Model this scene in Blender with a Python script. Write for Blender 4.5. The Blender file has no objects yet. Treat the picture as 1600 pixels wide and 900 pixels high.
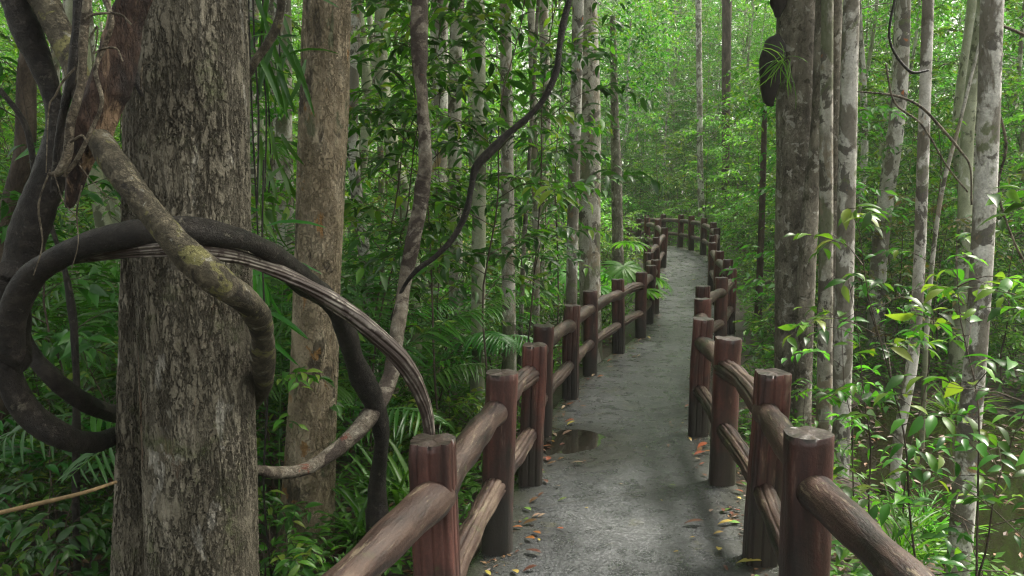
import bpy, math, random
import numpy as np
from mathutils import Vector, Matrix
C = bpy.context.scene.collection
R = math.radians
SC = bpy.context.scene

# ------------------------------------------------------------------ camera, light, exposure
F, PY, CZ = 1200.0, math.atan(140 / 1200.0), 1.9
cam = bpy.data.objects.new('camera', bpy.data.cameras.new('camera'))
C.objects.link(cam)
cam.data.lens = 27.0; cam.data.sensor_width = 36.0
cam.data.clip_start = 0.05; cam.data.clip_end = 400
cam.location = (0, 0, CZ); cam.rotation_euler = (R(90) - PY, 0, 0)
SC.camera = cam
SUN_EL, SUN_AZ = 58, 62          # azimuth: degrees from +Y towards +X
w = bpy.data.worlds.new('World'); SC.world = w; w.use_nodes = True
nt = w.node_tree
sky = nt.nodes.new('ShaderNodeTexSky'); sky.sky_type = 'NISHITA'; sky.sun_disc = False
sky.sun_elevation = R(SUN_EL); sky.sun_rotation = R(SUN_AZ)
sky.air_density = 1.4; sky.dust_density = 5.0; sky.ozone_density = 0.6
bg = nt.nodes['Background']; bg.inputs[1].default_value = 0.135
hsv = nt.nodes.new('ShaderNodeHueSaturation'); hsv.inputs['Saturation'].default_value = .3      # overcast: nearly grey sky
wm = nt.nodes.new('ShaderNodeMix'); wm.data_type = 'RGBA'; wm.blend_type = 'MULTIPLY'; wm.inputs[0].default_value = 1; wm.inputs[7].default_value = (1.03, 1.0, .9, 1)
nt.links.new(sky.outputs[0], hsv.inputs['Color']); nt.links.new(hsv.outputs[0], wm.inputs[6]); nt.links.new(wm.outputs[2], bg.inputs[0])
sd = bpy.data.lights.new('sun', 'SUN'); sd.energy = 3.0; sd.angle = R(12); sd.color = (1.0, 0.95, 0.86)
sun = bpy.data.objects.new('sun', sd); C.objects.link(sun)
sv = Vector((math.sin(R(SUN_AZ)) * math.cos(R(SUN_EL)), math.cos(R(SUN_AZ)) * math.cos(R(SUN_EL)), math.sin(R(SUN_EL))))
sun.rotation_euler = sv.to_track_quat('Z', 'Y').to_euler(); sun.location = (10, 10, 30)
SC.view_settings.view_transform = 'Standard'; SC.view_settings.look = 'None'
SC.view_settings.exposure = 1.55; SC.view_settings.gamma = 1.0
SC.cycles.max_bounces = 7; SC.cycles.diffuse_bounces = 4; SC.cycles.glossy_bounces = 2
SC.cycles.transmission_bounces = 4; SC.cycles.sample_clamp_indirect = 4.0
SC.cycles.use_denoising = True; SC.cycles.denoising_prefilter = 'NONE'; SC.cycles.sample_clamp_direct = 8; SC.cycles.filter_width = 1.25

# ------------------------------------------------------------------ helpers
_p = (math.sin(PY), math.cos(PY))
def at(x, y, d):
    u, v = (x - 800) / F, (y - 450) / F
    dy = _p[1] - v * _p[0]; dz = -_p[0] - v * _p[1]
    return np.array([u * d / dy, d, CZ + dz * d / dy])
def proj(p):
    x, y, z = p[0], p[1], p[2] - CZ
    dep = y * _p[1] - z * _p[0]
    return 800 + F * x / max(dep, .01), 450 - F * (y * _p[0] + z * _p[1]) / max(dep, .01), dep

class Noise:
    def __init__(s, seed, n=10):
        r = np.random.default_rng(seed)
        s.k = r.normal(size=(n, 3)); s.k /= np.linalg.norm(s.k, axis=1)[:, None]; s.k *= r.uniform(.6, 1.8, n)[:, None]
        s.f = r.uniform(0, 6.28, n); s.n = n
    def __call__(s, p, sc=1.0):
        p = np.asarray(p) * sc
        return np.sin(p @ s.k.T + s.f).sum(-1) / math.sqrt(s.n / 2) * .6
N1, N2, N3 = Noise(1), Noise(2), Noise(3)

def mesh(name, V, Fs, mats, smooth=True, mi=None):
    """Fs: list of face index arrays (each n x k)"""
    V = np.asarray(V, dtype=np.float32)
    me = bpy.data.meshes.new(name)
    Fs = [np.asarray(f, dtype=np.int32) for f in Fs if len(f)]
    loops = np.concatenate([f.ravel() for f in Fs])
    tot = np.concatenate([np.full(len(f), f.shape[1], dtype=np.int32) for f in Fs])
    st = np.concatenate([[0], np.cumsum(tot)[:-1]]).astype(np.int32)
    me.vertices.add(len(V)); me.vertices.foreach_set('co', V.ravel())
    me.loops.add(len(loops)); me.loops.foreach_set('vertex_index', loops)
    me.polygons.add(len(tot)); me.polygons.foreach_set('loop_start', st); me.polygons.foreach_set('loop_total', tot)
    for m in (mats if isinstance(mats, (list, tuple)) else [mats]): me.materials.append(m)
    if mi is not None: me.polygons.foreach_set('material_index', np.asarray(mi, dtype=np.int32))
    me.polygons.foreach_set('use_smooth', np.full(len(tot), smooth))
    me.update(calc_edges=True)
    return me
def link(name, me, parent=None, loc=None, rot=None, sc=None):
    o = bpy.data.objects.new(name, me); C.objects.link(o)
    if parent: o.parent = parent
    if loc is not None: o.location = loc
    if rot is not None: o.rotation_euler = rot
    if sc is not None: o.scale = (sc, sc, sc) if np.isscalar(sc) else sc
    return o
def tag(o, label=None, cat=None, group=None, kind=None):
    if label: o['label'] = label
    if cat: o['category'] = cat
    if group: o['group'] = group
    if kind: o['kind'] = kind
    return o
def thing(name, label, cat, loc=(0, 0, 0), rotz=0, group=None, sc=1.0):
    o = link(name, None, None, tuple(loc), (0, 0, rotz), sc)
    return tag(o, label, cat, group)
def copy_tree(root, loc, rotz, sc, label, group, name=None):
    r = root.copy(); C.objects.link(r); r.location = tuple(loc); r.rotation_euler = (0, 0, rotz); r.scale = (sc, sc, sc)
    r['label'] = label; r['group'] = group
    for ch in list(root.children):
        c = ch.copy(); C.objects.link(c); c.parent = r
        for g in ch.children:
            q = g.copy(); C.objects.link(q); q.parent = c
    return r

def crom(P, n):
    """Catmull-Rom resample of rows of P (any columns) to n samples"""
    P = np.asarray(P, dtype=float)
    if len(P) == 2:
        t = np.linspace(0, 1, n)[:, None]; return P[0] * (1 - t) + P[1] * t
    Q = np.vstack([2 * P[0] - P[1], P, 2 * P[-1] - P[-2]])
    t = np.linspace(0, len(P) - 1 - 1e-9, n); i = t.astype(int); f = (t - i)[:, None]
    a, b, c, d = Q[i], Q[i + 1], Q[i + 2], Q[i + 3]
    return .5 * (2 * b + (c - a) * f + (2 * a - 5 * b + 4 * c - d) * f ** 2 + (3 * b - a - 3 * c + d) * f ** 3)
def frames(P, twist=0.0):
    T = np.gradient(P, axis=0); T /= np.linalg.norm(T, axis=1)[:, None] + 1e-12
    up = np.array([1., 0, 0]) if abs(T[0][0]) < .8 else np.array([0., 1, 0])
    n = up - T[0] * up.dot(T[0]); n /= np.linalg.norm(n)
    A = np.empty_like(P); B = np.empty_like(P)
    for i in range(len(P)):
        n = n - T[i] * n.dot(T[i]); n /= np.linalg.norm(n) + 1e-12
        A[i] = n; B[i] = np.cross(T[i], n)
    return T, A, B
def tube(P, r, ns=16, shape=None, cap=True, n=None, sharp=False):
    """swept tube; r scalar/array; shape(theta, s, pts)->radius factor.  returns V, [quads, tris]"""
    P = np.asarray(P, float)
    r = np.full(len(P), r, float) if np.isscalar(r) else np.asarray(r, float)
    if n:
        q = crom(np.column_stack([P, r]), n); P, r = q[:, :3], np.maximum(q[:, 3], .0005)
    if cap:                                    # rounded ends
        e0, e1 = P[0] - P[1], P[-1] - P[-2]
        e0 /= np.linalg.norm(e0) + 1e-9; e1 /= np.linalg.norm(e1) + 1e-9
        P = np.vstack([P[0] + e0 * r[0] * .12, P[0] + e0 * r[0] * .1, P[0], P[1:-1], P[-1], P[-1] + e1 * r[-1] * .1, P[-1] + e1 * r[-1] * .12])
        r = np.concatenate([[r[0] * .5, r[0] * .93, r[0]], r[1:-1], [r[-1], r[-1] * .93, r[-1] * .5]])
        if sharp:
            P[-2] = P[-3] + e1 * .0012; r[-2] = r[-3] * .99; P[-1] = P[-3] + e1 * .003
    T, A, B = frames(P)
    if cap:
        for X in (A, B):
            X[:2] = X[2]; X[-2:] = X[-3]
    th = np.arange(ns) * 2 * math.pi / ns
    L = np.concatenate([[0], np.cumsum(np.linalg.norm(np.diff(P, axis=0), axis=1))])
    TH, S = np.meshgrid(th, L)
    dirs = A[:, None, :] * np.cos(TH)[..., None] + B[:, None, :] * np.sin(TH)[..., None]
    rr = r[:, None] * np.ones_like(TH)
    V = P[:, None, :] + dirs * rr[..., None]
    if shape is not None:
        V = P[:, None, :] + dirs * (rr * shape(TH, S, V))[..., None]
    m = len(P); V = V.reshape(-1, 3)
    i = np.arange(m - 1)[:, None] * ns; j = np.arange(ns)[None, :]; k = (j + 1) % ns
    Q = np.stack([i + j, i + k, i + ns + k, i + ns + j], -1).reshape(-1, 4)
    fs = [Q]
    if cap:
        V = np.vstack([V, P[0], P[-1]]); a = len(V) - 2
        j = np.arange(ns); k = (j + 1) % ns
        fs.append(np.concatenate([np.stack([np.full(ns, a), k, j], -1), np.stack([np.full(ns, a + 1), (m - 1) * ns + j, (m - 1) * ns + k], -1)]))
    return V, fs
def join(parts):
    Vs, by, off = [], {}, 0
    for V, fs in parts:
        Vs.append(V)
        for f in fs:
            if len(f): by.setdefault(f.shape[1], []).append(np.asarray(f) + off)
        off += len(V)
    return np.vstack(Vs), [np.concatenate(v) for k, v in sorted(by.items(), reverse=True)]

# ------------------------------------------------------------------ materials
def newmat(name):
    m = bpy.data.materials.new(name); m.use_nodes = True
    t = m.node_tree; b = t.nodes['Principled BSDF']
    return m, t, b
def nd(t, typ, **k):
    n = t.nodes.new('ShaderNode' + typ)
    for a, v in k.items(): setattr(n, a, v)
    return n
def ramp(t, src, stops, interp='LINEAR'):
    n = nd(t, 'ValToRGB'); cr = n.color_ramp; cr.interpolation = interp
    while len(cr.elements) < len(stops): cr.elements.new(.5)
    for e, (p, c) in zip(cr.elements, stops):
        e.position = p; e.color = (*c, 1) if len(c) == 3 else c
    t.links.new(src, n.inputs[0]); return n
def g(v): return (v, v, v)
def mapped(t, sc=(1, 1, 1), rnd=True):
    tc = nd(t, 'TexCoord'); mp = nd(t, 'Mapping'); mp.inputs['Scale'].default_value = sc
    t.links.new(tc.outputs['Object'], mp.inputs[0])
    if rnd:
        oi = nd(t, 'ObjectInfo'); mu = nd(t, 'VectorMath', operation='SCALE')
        cx = nd(t, 'CombineXYZ')
        for i in range(3): t.links.new(oi.outputs['Random'], cx.inputs[i])
        t.links.new(cx.outputs[0], mu.inputs[0]); mu.inputs['Scale'].default_value = 37.0
        t.links.new(mu.outputs[0], mp.inputs['Location'])
    return mp.outputs[0]
def noise(t, vec, scale, detail=5, rough=.6, dist=0.0):
    n = nd(t, 'TexNoise'); n.inputs['Scale'].default_value = scale; n.inputs['Detail'].default_value = detail
    n.inputs['Roughness'].default_value = rough; n.inputs['Distortion'].default_value = dist
    t.links.new(vec, n.inputs['Vector']); return n.outputs['Fac']
def mix(t, fac, a, b, mode='MIX'):
    n = nd(t, 'Mix', data_type='RGBA', blend_type=mode)
    for s, v in ((n.inputs[0], fac), (n.inputs[6], a), (n.inputs[7], b)):
        if isinstance(v, (int, float)): s.default_value = v
        elif isinstance(v, tuple): s.default_value = (*v, 1)
        else: t.links.new(v, s)
    return n.outputs[2]
def math_(t, op, a, b=0.0):
    n = nd(t, 'Math', operation=op)
    for s, v in ((n.inputs[0], a), (n.inputs[1], b)):
        if isinstance(v, (int, float)): s.default_value = v
        else: t.links.new(v, s)
    return n.outputs[0]

def leaf_mat(name, cols, rough=.36, trans=.35, tcol=None, spec=.5):
    m, t, b = newmat(name)
    ge = nd(t, 'NewGeometry'); oi = nd(t, 'ObjectInfo')
    c = ramp(t, ge.outputs['Random Per Island'], [(i / (len(cols) - 1), k) for i, k in enumerate(cols)])
    hs = nd(t, 'HueSaturation')
    mr = nd(t, 'MapRange'); mr.inputs[3].default_value = .475; mr.inputs[4].default_value = .52
    t.links.new(oi.outputs['Random'], mr.inputs[0]); t.links.new(mr.outputs[0], hs.inputs['Hue'])
    r7 = math_(t, 'FRACT', math_(t, 'MULTIPLY', oi.outputs['Random'], 7.3))
    mv = nd(t, 'MapRange'); mv.inputs[3].default_value = .72; mv.inputs[4].default_value = 1.25
    t.links.new(r7, mv.inputs[0]); t.links.new(mv.outputs[0], hs.inputs['Value'])
    t.links.new(c.outputs[0], hs.inputs['Color'])
    t.links.new(hs.outputs[0], b.inputs['Base Color'])
    b.inputs['Roughness'].default_value = rough; b.inputs['Specular IOR Level'].default_value = spec
    tr = nd(t, 'BsdfTranslucent'); t2 = mix(t, 1.0, hs.outputs[0], tcol or (1.5, 1.7, .6), 'MULTIPLY')
    t.links.new(t2, tr.inputs[0])
    ms = nd(t, 'MixShader'); ms.inputs[0].default_value = trans
    t.links.new(b.outputs[0], ms.inputs[1]); t.links.new(tr.outputs[0], ms.inputs[2])
    t.links.new(ms.outputs[0], t.nodes['Material Output'].inputs[0])
    return m
G1 = (.025, .085, .012); G2 = (.048, .155, .018); G3 = (.075, .22, .025); G4 = (.13, .3, .035)
M = {}
M['leaf_mid'] = leaf_mat('leaf_mid', [G1, G2, G1, (.045, .095, .025), G3, (.17, .22, .035), G4, G1], .38, .42, spec=.4)
M['leaf_old'] = leaf_mat('leaf_old', [(.2, .16, .05), (.13, .09, .035), G2, G1, (.25, .2, .06), G2], .5, .3)
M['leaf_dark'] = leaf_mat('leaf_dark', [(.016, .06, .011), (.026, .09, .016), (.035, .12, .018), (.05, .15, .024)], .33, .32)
M['leaf_bright'] = leaf_mat('leaf_bright', [G2, G3, (.07, .2, .032), (.105, .265, .048), (.16, .32, .07)], .4, .5, spec=.4)
M['leaf_palm'] = leaf_mat('leaf_palm', [(.022, .085, .012), G2, (.04, .13, .02), G3], .35, .35)
M['litter'] = leaf_mat('litter', [(.03, .018, .01), (.09, .05, .025), (.05, .03, .015), (.16, .09, .04), (.04, .025, .015), (.12, .05, .02)], .5, .05)
M['dead_leaf'] = leaf_mat('dead_leaf', [(.22, .14, .07), (.3, .2, .1), (.14, .08, .04)], .6, .15)

def bark(name, cols, vs=.25, sc=6.0, bump=.4, crack=0.0, orange=0.0, moss=0.0, blotch=None, disp=None, rough=.75, fine=60.0, bandy=False):
    """cols dark..light ; blotch (color, threshold, scale, zstretch)"""
    m, t, b = newmat(name)
    v = mapped(t, (1, 1, vs)); v1 = mapped(t, (1, 1, 1))
    n1 = noise(t, v, sc, 7, .65, .1)
    c = ramp(t, n1, [(.3 + .4 * i / (len(cols) - 1), k) for i, k in enumerate(cols)]).outputs[0]
    n2 = noise(t, v1, fine, 4, .7)
    c = mix(t, .55, c, ramp(t, n2, [(.3, g(.55)), (.7, g(1.25))]).outputs[0], 'MULTIPLY')
    h = math_(t, 'ADD', math_(t, 'MULTIPLY', n1, .7), math_(t, 'MULTIPLY', n2, .25))
    if crack:
        r1 = math_(t, 'ABSOLUTE', math_(t, 'SUBTRACT', noise(t, v, sc * 1.5, 5, .62, .15), .5))
        r2 = math_(t, 'ABSOLUTE', math_(t, 'SUBTRACT', noise(t, mapped(t, (1, 1, vs * 1.7)), sc * 3.0, 4, .65, .2), .5))
        cr = ramp(t, math_(t, 'MINIMUM', r1, math_(t, 'MULTIPLY', r2, 1.5)), [(0.0, g(0)), (.018, g(.45)), (.05, g(1))]).outputs[0]
        msk = ramp(t, noise(t, v1, 3.5, 4), [(.3, g(0)), (.55, g(1))]).outputs[0]   # flaky only in places
        cr2 = mix(t, msk, g(1.0), cr)
        c = mix(t, crack, c, mix(t, 1.0, c, ramp(t, cr2, [(0, g(.38)), (1, g(1))]).outputs[0], 'MULTIPLY'))
        h = math_(t, 'ADD', h, math_(t, 'MULTIPLY', cr2, .4))
    if blotch:
        for (bc, th, bs, bz) in blotch:
            nb = noise(t, mapped(t, (1, 1, bz)), bs, 6, .62, .5)
            f = ramp(t, nb, [(th, g(0)), (th + .035, g(1))]).outputs[0]
            c = mix(t, math_(t, 'MULTIPLY', f, .85), c, bc)
            h = math_(t, 'SUBTRACT', h, math_(t, 'MULTIPLY', f, .1))
    if orange:
        nb = noise(t, mapped(t, (1, 1, .8)), 7, 5, .6)
        f = ramp(t, nb, [(.71 - orange * .1, g(0)), (.76 - orange * .1, g(.9))]).outputs[0]
        c = mix(t, f, c, (.42, .13, .03))
    if moss:
        nb = noise(t, v1, 4.0, 6, .7)
        f = ramp(t, nb, [(.62 - moss * .2, g(0)), (.75 - moss * .15, g(1))]).outputs[0]
        c = mix(t, math_(t, 'MULTIPLY', f, .7), c, (.06, .085, .02))
    t.links.new(c, b.inputs['Base Color'])
    b.inputs['Roughness'].default_value = rough; b.inputs['Specular IOR Level'].default_value = .35
    bp = nd(t, 'Bump'); bp.inputs['Strength'].default_value = bump; bp.inputs['Distance'].default_value = .02
    t.links.new(h, bp.inputs['Height']); t.links.new(bp.outputs[0], b.inputs['Normal'])
    if disp:
        dn = nd(t, 'Displacement'); dn.inputs['Scale'].default_value = disp; dn.inputs['Midlevel'].default_value = .8
        t.links.new(h, dn.inputs['Height']); t.links.new(dn.outputs[0], t.nodes['Material Output'].inputs['Displacement'])
        m.displacement_method = 'BOTH'
    return m
M['bark_big'] = bark('bark_big', [(.07, .06, .042), (.125, .11, .08), (.185, .165, .122), (.3, .27, .21)], .2, 11.0, .9, .4, moss=.35,
                     blotch=[((.36, .34, .29), .62, 6, .5), ((.08, .066, .048), .6, 3.5, .3), ((.17, .115, .075), .6, 2.5, .4)], disp=.022, fine=80)
M['bark_tan'] = bark('bark_tan', [(.14, .11, .065), (.29, .235, .155), (.42, .36, .26)], .4, 9.0, .8, .3,
                     blotch=[((.055, .045, .03), .57, 4.5, .4), ((.28, .15, .05), .61, 6, .5), ((.1, .11, .06), .6, 4, .4)], disp=.012, fine=90)
M['bark_pale'] = bark('bark_pale', [(.22, .2, .15), (.42, .4, .34), (.6, .58, .52)], .6, 9, .6, .4, orange=.1,
                      blotch=[((.06, .05, .036), .54, 7, .8), ((.12, .135, .07), .53, 3, .5), ((.24, .2, .14), .55, 5, .6)], fine=70)
M['bark_palegreen'] = bark('bark_palegreen', [(.14, .15, .09), (.27, .29, .19), (.42, .43, .33)], .5, 5, .35,
                           blotch=[((.07, .075, .04), .56, 4, .8), ((.5, .5, .44), .6, 6, .8)], fine=80)
M['bark_white'] = bark('bark_white', [(.3, .28, .23), (.52, .5, .45), (.72, .7, .66)], .7, 8, .6, .3, orange=.3,
                       blotch=[((.05, .042, .032), .54, 7, .8), ((.13, .115, .085), .5, 3, .6), ((.13, .15, .07), .6, 4, .8), ((.3, .2, .1), .64, 5, .6)], fine=70)
M['bark_brown'] = bark('bark_brown', [(.03, .022, .016), (.075, .055, .04), (.16, .125, .09)], .3, 9, .8, .5, fine=60)
M['bark_grey'] = bark('bark_grey', [(.085, .075, .055), (.2, .18, .14), (.36, .33, .27)], .4, 9, 1.0, .6,
                      blotch=[((.06, .055, .035), .57, 9, .8), ((.45, .43, .38), .58, 12, .8)], moss=.2, fine=70)
M['liana_dark'] = bark('liana_dark', [(.009, .007, .006), (.024, .019, .015), (.06, .05, .04)], 1, 22, 1.0, .5, fine=150, rough=.5,
                       blotch=[((.11, .1, .075), .63, 16, 1), ((.012, .01, .008), .58, 7, 1)])
M['liana_mossy'] = bark('liana_mossy', [(.035, .03, .018), (.1, .085, .055), (.22, .19, .125)], 1, 20, 1.0, .6, fine=120,
                        blotch=[((.2, .19, .07), .57, 11, 1), ((.3, .29, .24), .62, 20, 1), ((.025, .02, .015), .58, 8, 1)])
M['liana_blotch'] = bark('liana_blotch', [(.07, .055, .04), (.2, .17, .13), (.36, .33, .27)], 1, 12, .8, .5, fine=90,
                         blotch=[((.04, .027, .022), .49, 4, 1.3), ((.18, .06, .04), .64, 6, 1.2)])
M['log_red'] = bark('log_red', [(.016, .01, .008), (.05, .029, .021), (.115, .07, .048)], .2, 18, 1.0, .7, fine=80,
                    blotch=[((.3, .2, .125), .56, 7, .22), ((.014, .009, .008), .54, 6, .3)])
M['root_pale'] = bark('root_pale', [(.09, .07, .045), (.2, .165, .115), (.34, .3, .22)], 1, 24, 1.0, .7, fine=120,
                      blotch=[((.04, .03, .02), .53, 14, 1)])
M['dry_stalk'] = bark('dry_stalk', [(.08, .055, .025), (.24, .165, .08)], .3, 20, .6)
M['termite'] = bark('termite', [(.01, .008, .007), (.03, .024, .02)], 1, 12, .9, fine=40)

def striped_mat():
    m, t, b = newmat('liana_striped')
    at_ = nd(t, 'Attribute', attribute_name='ring'); 
    wv = nd(t, 'TexWave', bands_direction='X'); wv.inputs['Scale'].default_value = .55; wv.inputs['Distortion'].default_value = 5
    wv.inputs['Detail'].default_value = 3; wv.inputs['Detail Scale'].default_value = 1.5
    t.links.new(at_.outputs['Vector'], wv.inputs['Vector'])
    n2 = noise(t, mapped(t), 22, 5)
    f = math_(t, 'MULTIPLY', wv.outputs['Fac'], math_(t, 'MULTIPLY', ramp(t, n2, [(.42, g(0)), (.52, g(1))]).outputs[0], ramp(t, noise(t, mapped(t), 7, 4), [(.44, g(.05)), (.6, g(.9))]).outputs[0]))
    c = mix(t, f, (.045, .03, .025), (.36, .33, .28))
    t.links.new(c, b.inputs['Base Color']); b.inputs['Roughness'].default_value = .6
    bp = nd(t, 'Bump'); bp.inputs['Strength'].default_value = .6; bp.inputs['Distance'].default_value = .01
    t.links.new(wv.outputs['Fac'], bp.inputs['Height']); t.links.new(bp.outputs[0], b.inputs['Normal'])
    return m
M['liana_striped'] = striped_mat()

def post_mat():
    m, t, b = newmat('post_paint')
    v = mapped(t, (1, 1, .16)); v1 = mapped(t)
    n1 = noise(t, v, 11, 6, .65); n2 = noise(t, v1, 70, 4, .7)
    c = ramp(t, n1, [(.33, (.016, .008, .007)), (.5, (.055, .02, .015)), (.66, (.12, .047, .036))]).outputs[0]
    c = mix(t, .5, c, ramp(t, n2, [(.3, g(.5)), (.7, g(1.3))]).outputs[0], 'MULTIPLY')
    nb = noise(t, v, 16, 5, .7)
    c = mix(t, ramp(t, nb, [(.6, g(0)), (.68, g(.7))]).outputs[0], c, (.17, .12, .09))
    # black algae growing up from the foot
    sx = nd(t, 'SeparateXYZ'); tc = nd(t, 'TexCoord'); t.links.new(tc.outputs['Object'], sx.inputs[0])
    hz = math_(t, 'ADD', sx.outputs[2], math_(t, 'MULTIPLY', math_(t, 'SUBTRACT', noise(t, v1, 7, 4), .5), .9))
    f = ramp(t, hz, [(.2, g(.9)), (.6, g(0))]).outputs[0]
    c = mix(t, f, c, (.022, .022, .018))
    nm = noise(t, v1, 9, 5, .7)
    c = mix(t, ramp(t, nm, [(.66, g(0)), (.74, g(.6))]).outputs[0], c, (.05, .065, .02))
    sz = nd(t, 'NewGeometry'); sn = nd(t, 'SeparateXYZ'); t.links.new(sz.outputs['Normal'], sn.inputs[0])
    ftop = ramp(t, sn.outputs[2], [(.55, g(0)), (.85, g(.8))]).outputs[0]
    oi = nd(t, 'ObjectInfo'); r7 = math_(t, 'FRACT', math_(t, 'MULTIPLY', oi.outputs['Random'], 11.7))
    c = mix(t, 1.0, c, ramp(t, r7, [(0, (.6, .6, .62)), (.5, (1, 1, 1)), (1, (1.35, 1.15, 1.05))]).outputs[0], 'MULTIPLY')
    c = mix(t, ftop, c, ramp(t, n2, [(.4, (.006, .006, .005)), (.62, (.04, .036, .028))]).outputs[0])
    t.links.new(c, b.inputs['Base Color'])
    t.links.new(ramp(t, n1, [(.3, g(.35)), (.7, g(.6))]).outputs[0], b.inputs['Roughness'])
    bp = nd(t, 'Bump'); bp.inputs['Strength'].default_value = .7; bp.inputs['Distance'].default_value = .012
    t.links.new(math_(t, 'ADD', n1, math_(t, 'MULTIPLY', n2, .3)), bp.inputs['Height']); t.links.new(bp.outputs[0], b.inputs['Normal'])
    return m
M['post'] = post_mat()
def rail_mat():
    m, t, b = newmat('rail_paint')
    v = mapped(t, (1, .13, 1)); v1 = mapped(t)
    n1 = noise(t, v, 12, 7, .7, .1); n2 = noise(t, v1, 80, 4, .7); n3 = noise(t, v, 34, 5, .75, .1)
    c = ramp(t, n1, [(.38, (.007, .004, .0035)), (.48, (.028, .013, .009)), (.58, (.06, .034, .023)), (.68, (.12, .085, .058))]).outputs[0]
    c = mix(t, ramp(t, n3, [(.58, g(0)), (.62, g(.65))]).outputs[0], c, (.17, .135, .09))
    c = mix(t, .5, c, ramp(t, n2, [(.3, g(.55)), (.7, g(1.3))]).outputs[0], 'MULTIPLY')
    nm = noise(t, v1, 6, 5, .7)
    c = mix(t, ramp(t, nm, [(.6, g(0)), (.7, g(.6))]).outputs[0], c, (.07, .08, .03))
    t.links.new(c, b.inputs['Base Color'])
    t.links.new(ramp(t, n1, [(.35, g(.38)), (.62, g(.65))]).outputs[0], b.inputs['Roughness'])
    bp = nd(t, 'Bump'); bp.inputs['Strength'].default_value = .7; bp.inputs['Distance'].default_value = .012
    t.links.new(math_(t, 'ADD', n1, math_(t, 'ADD', math_(t, 'MULTIPLY', n3, .6), math_(t, 'MULTIPLY', n2, .3))), bp.inputs['Height']); t.links.new(bp.outputs[0], b.inputs['Normal'])
    return m
M['rail'] = rail_mat()
def path_mat():
    m, t, b = newmat('wet_concrete')
    v = mapped(t, rnd=False)
    n1 = noise(t, v, 1.3, 6, .6); n2 = noise(t, v, 55, 3, .8); n3 = noise(t, v, 5, 7, .72, .5)
    c = ramp(t, n1, [(.36, (.03, .031, .032)), (.5, (.05, .053, .055)), (.64, (.08, .083, .085))]).outputs[0]
    c = mix(t, .7, c, ramp(t, n2, [(.4, g(.45)), (.5, g(.95)), (.57, g(1.6)), (.63, g(2.3))]).outputs[0], 'MULTIPLY')
    c = mix(t, .6, c, ramp(t, n3, [(.34, g(.45)), (.5, g(1.0)), (.66, g(1.2))]).outputs[0], 'MULTIPLY')
    at_ = nd(t, 'Attribute', attribute_name='edge')
    e = math_(t, 'ADD', at_.outputs['Fac'], math_(t, 'MULTIPLY', math_(t, 'SUBTRACT', n3, .5), .9))
    c = mix(t, ramp(t, e, [(.62, g(0)), (.95, g(.9))]).outputs[0], c, (.028, .03, .02))
    st = nd(t, 'Attribute', attribute_name='station')
    jt = math_(t, 'ABSOLUTE', math_(t, 'SUBTRACT', math_(t, 'FRACT', math_(t, 'ADD', st.outputs['Fac'], math_(t, 'MULTIPLY', n3, .012))), .5))
    c = mix(t, ramp(t, jt, [(.0, g(.75)), (.006, g(0))]).outputs[0], c, (.02, .02, .016))
    cv = nd(t, 'TexVoronoi', feature='DISTANCE_TO_EDGE'); cv.inputs['Scale'].default_value = 1.1
    wp = nd(t, 'VectorMath', operation='ADD'); vs_ = nd(t, 'VectorMath', operation='SCALE'); vs_.inputs['Scale'].default_value = .5
    vn = nd(t, 'TexNoise'); vn.inputs['Scale'].default_value = 2.5; vn.inputs['Detail'].default_value = 8; t.links.new(v, vn.inputs['Vector'])
    t.links.new(vn.outputs['Color'], vs_.inputs[0]); t.links.new(v, wp.inputs[0]); t.links.new(vs_.outputs[0], wp.inputs[1]); t.links.new(wp.outputs[0], cv.inputs['Vector'])
    ck = math_(t, 'MULTIPLY', ramp(t, cv.outputs[0], [(0, g(.8)), (.012, g(0))]).outputs[0], ramp(t, noise(t, v, .9, 2), [(.5, g(0)), (.6, g(1))]).outputs[0])
    c = mix(t, ck, c, (.02, .02, .018))
    wt = nd(t, 'Attribute', attribute_name='wet'); wtf = ramp(t, math_(t, 'ADD', wt.outputs['Fac'], math_(t, 'MULTIPLY', math_(t, 'SUBTRACT', n3, .5), .9)), [(.1, g(0)), (.5, g(.75))]).outputs[0]
    c = mix(t, wtf, c, (.02, .019, .015))
    gm = noise(t, v, 3.2, 5, .7)
    c = mix(t, ramp(t, gm, [(.6, g(0)), (.68, g(.35))]).outputs[0], c, (.12, .115, .06))
    t.links.new(c, b.inputs['Base Color'])
    t.links.new(ramp(t, n3, [(.36, g(.12)), (.5, g(.34)), (.62, g(.5))]).outputs[0], b.inputs['Roughness'])
    bp = nd(t, 'Bump'); bp.inputs['Strength'].default_value = .8; bp.inputs['Distance'].default_value = .008
    t.links.new(math_(t, 'ADD', n2, n3), bp.inputs['Height']); t.links.new(bp.outputs[0], b.inputs['Normal'])
    return m
M['path'] = path_mat()
def ground_mat():
    m, t, b = newmat('forest_soil')
    v = mapped(t, rnd=False)
    n1 = noise(t, v, 1.1, 6, .65); n2 = noise(t, v, 30, 6, .75)
    c = ramp(t, n2, [(.32, (.012, .009, .006)), (.5, (.035, .024, .015)), (.62, (.07, .045, .025)), (.72, (.13, .085, .045))]).outputs[0]
    c = mix(t, ramp(t, n1, [(.48, g(0)), (.62, g(.6))]).outputs[0], c, (.03, .05, .014))
    t.links.new(c, b.inputs['Base Color']); b.inputs['Roughness'].default_value = .6
    bp = nd(t, 'Bump'); bp.inputs['Strength'].default_value = 1; bp.inputs['Distance'].default_value = .05
    t.links.new(n2, bp.inputs['Height']); t.links.new(bp.outputs[0], b.inputs['Normal'])
    return m
M['ground'] = ground_mat()
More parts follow.
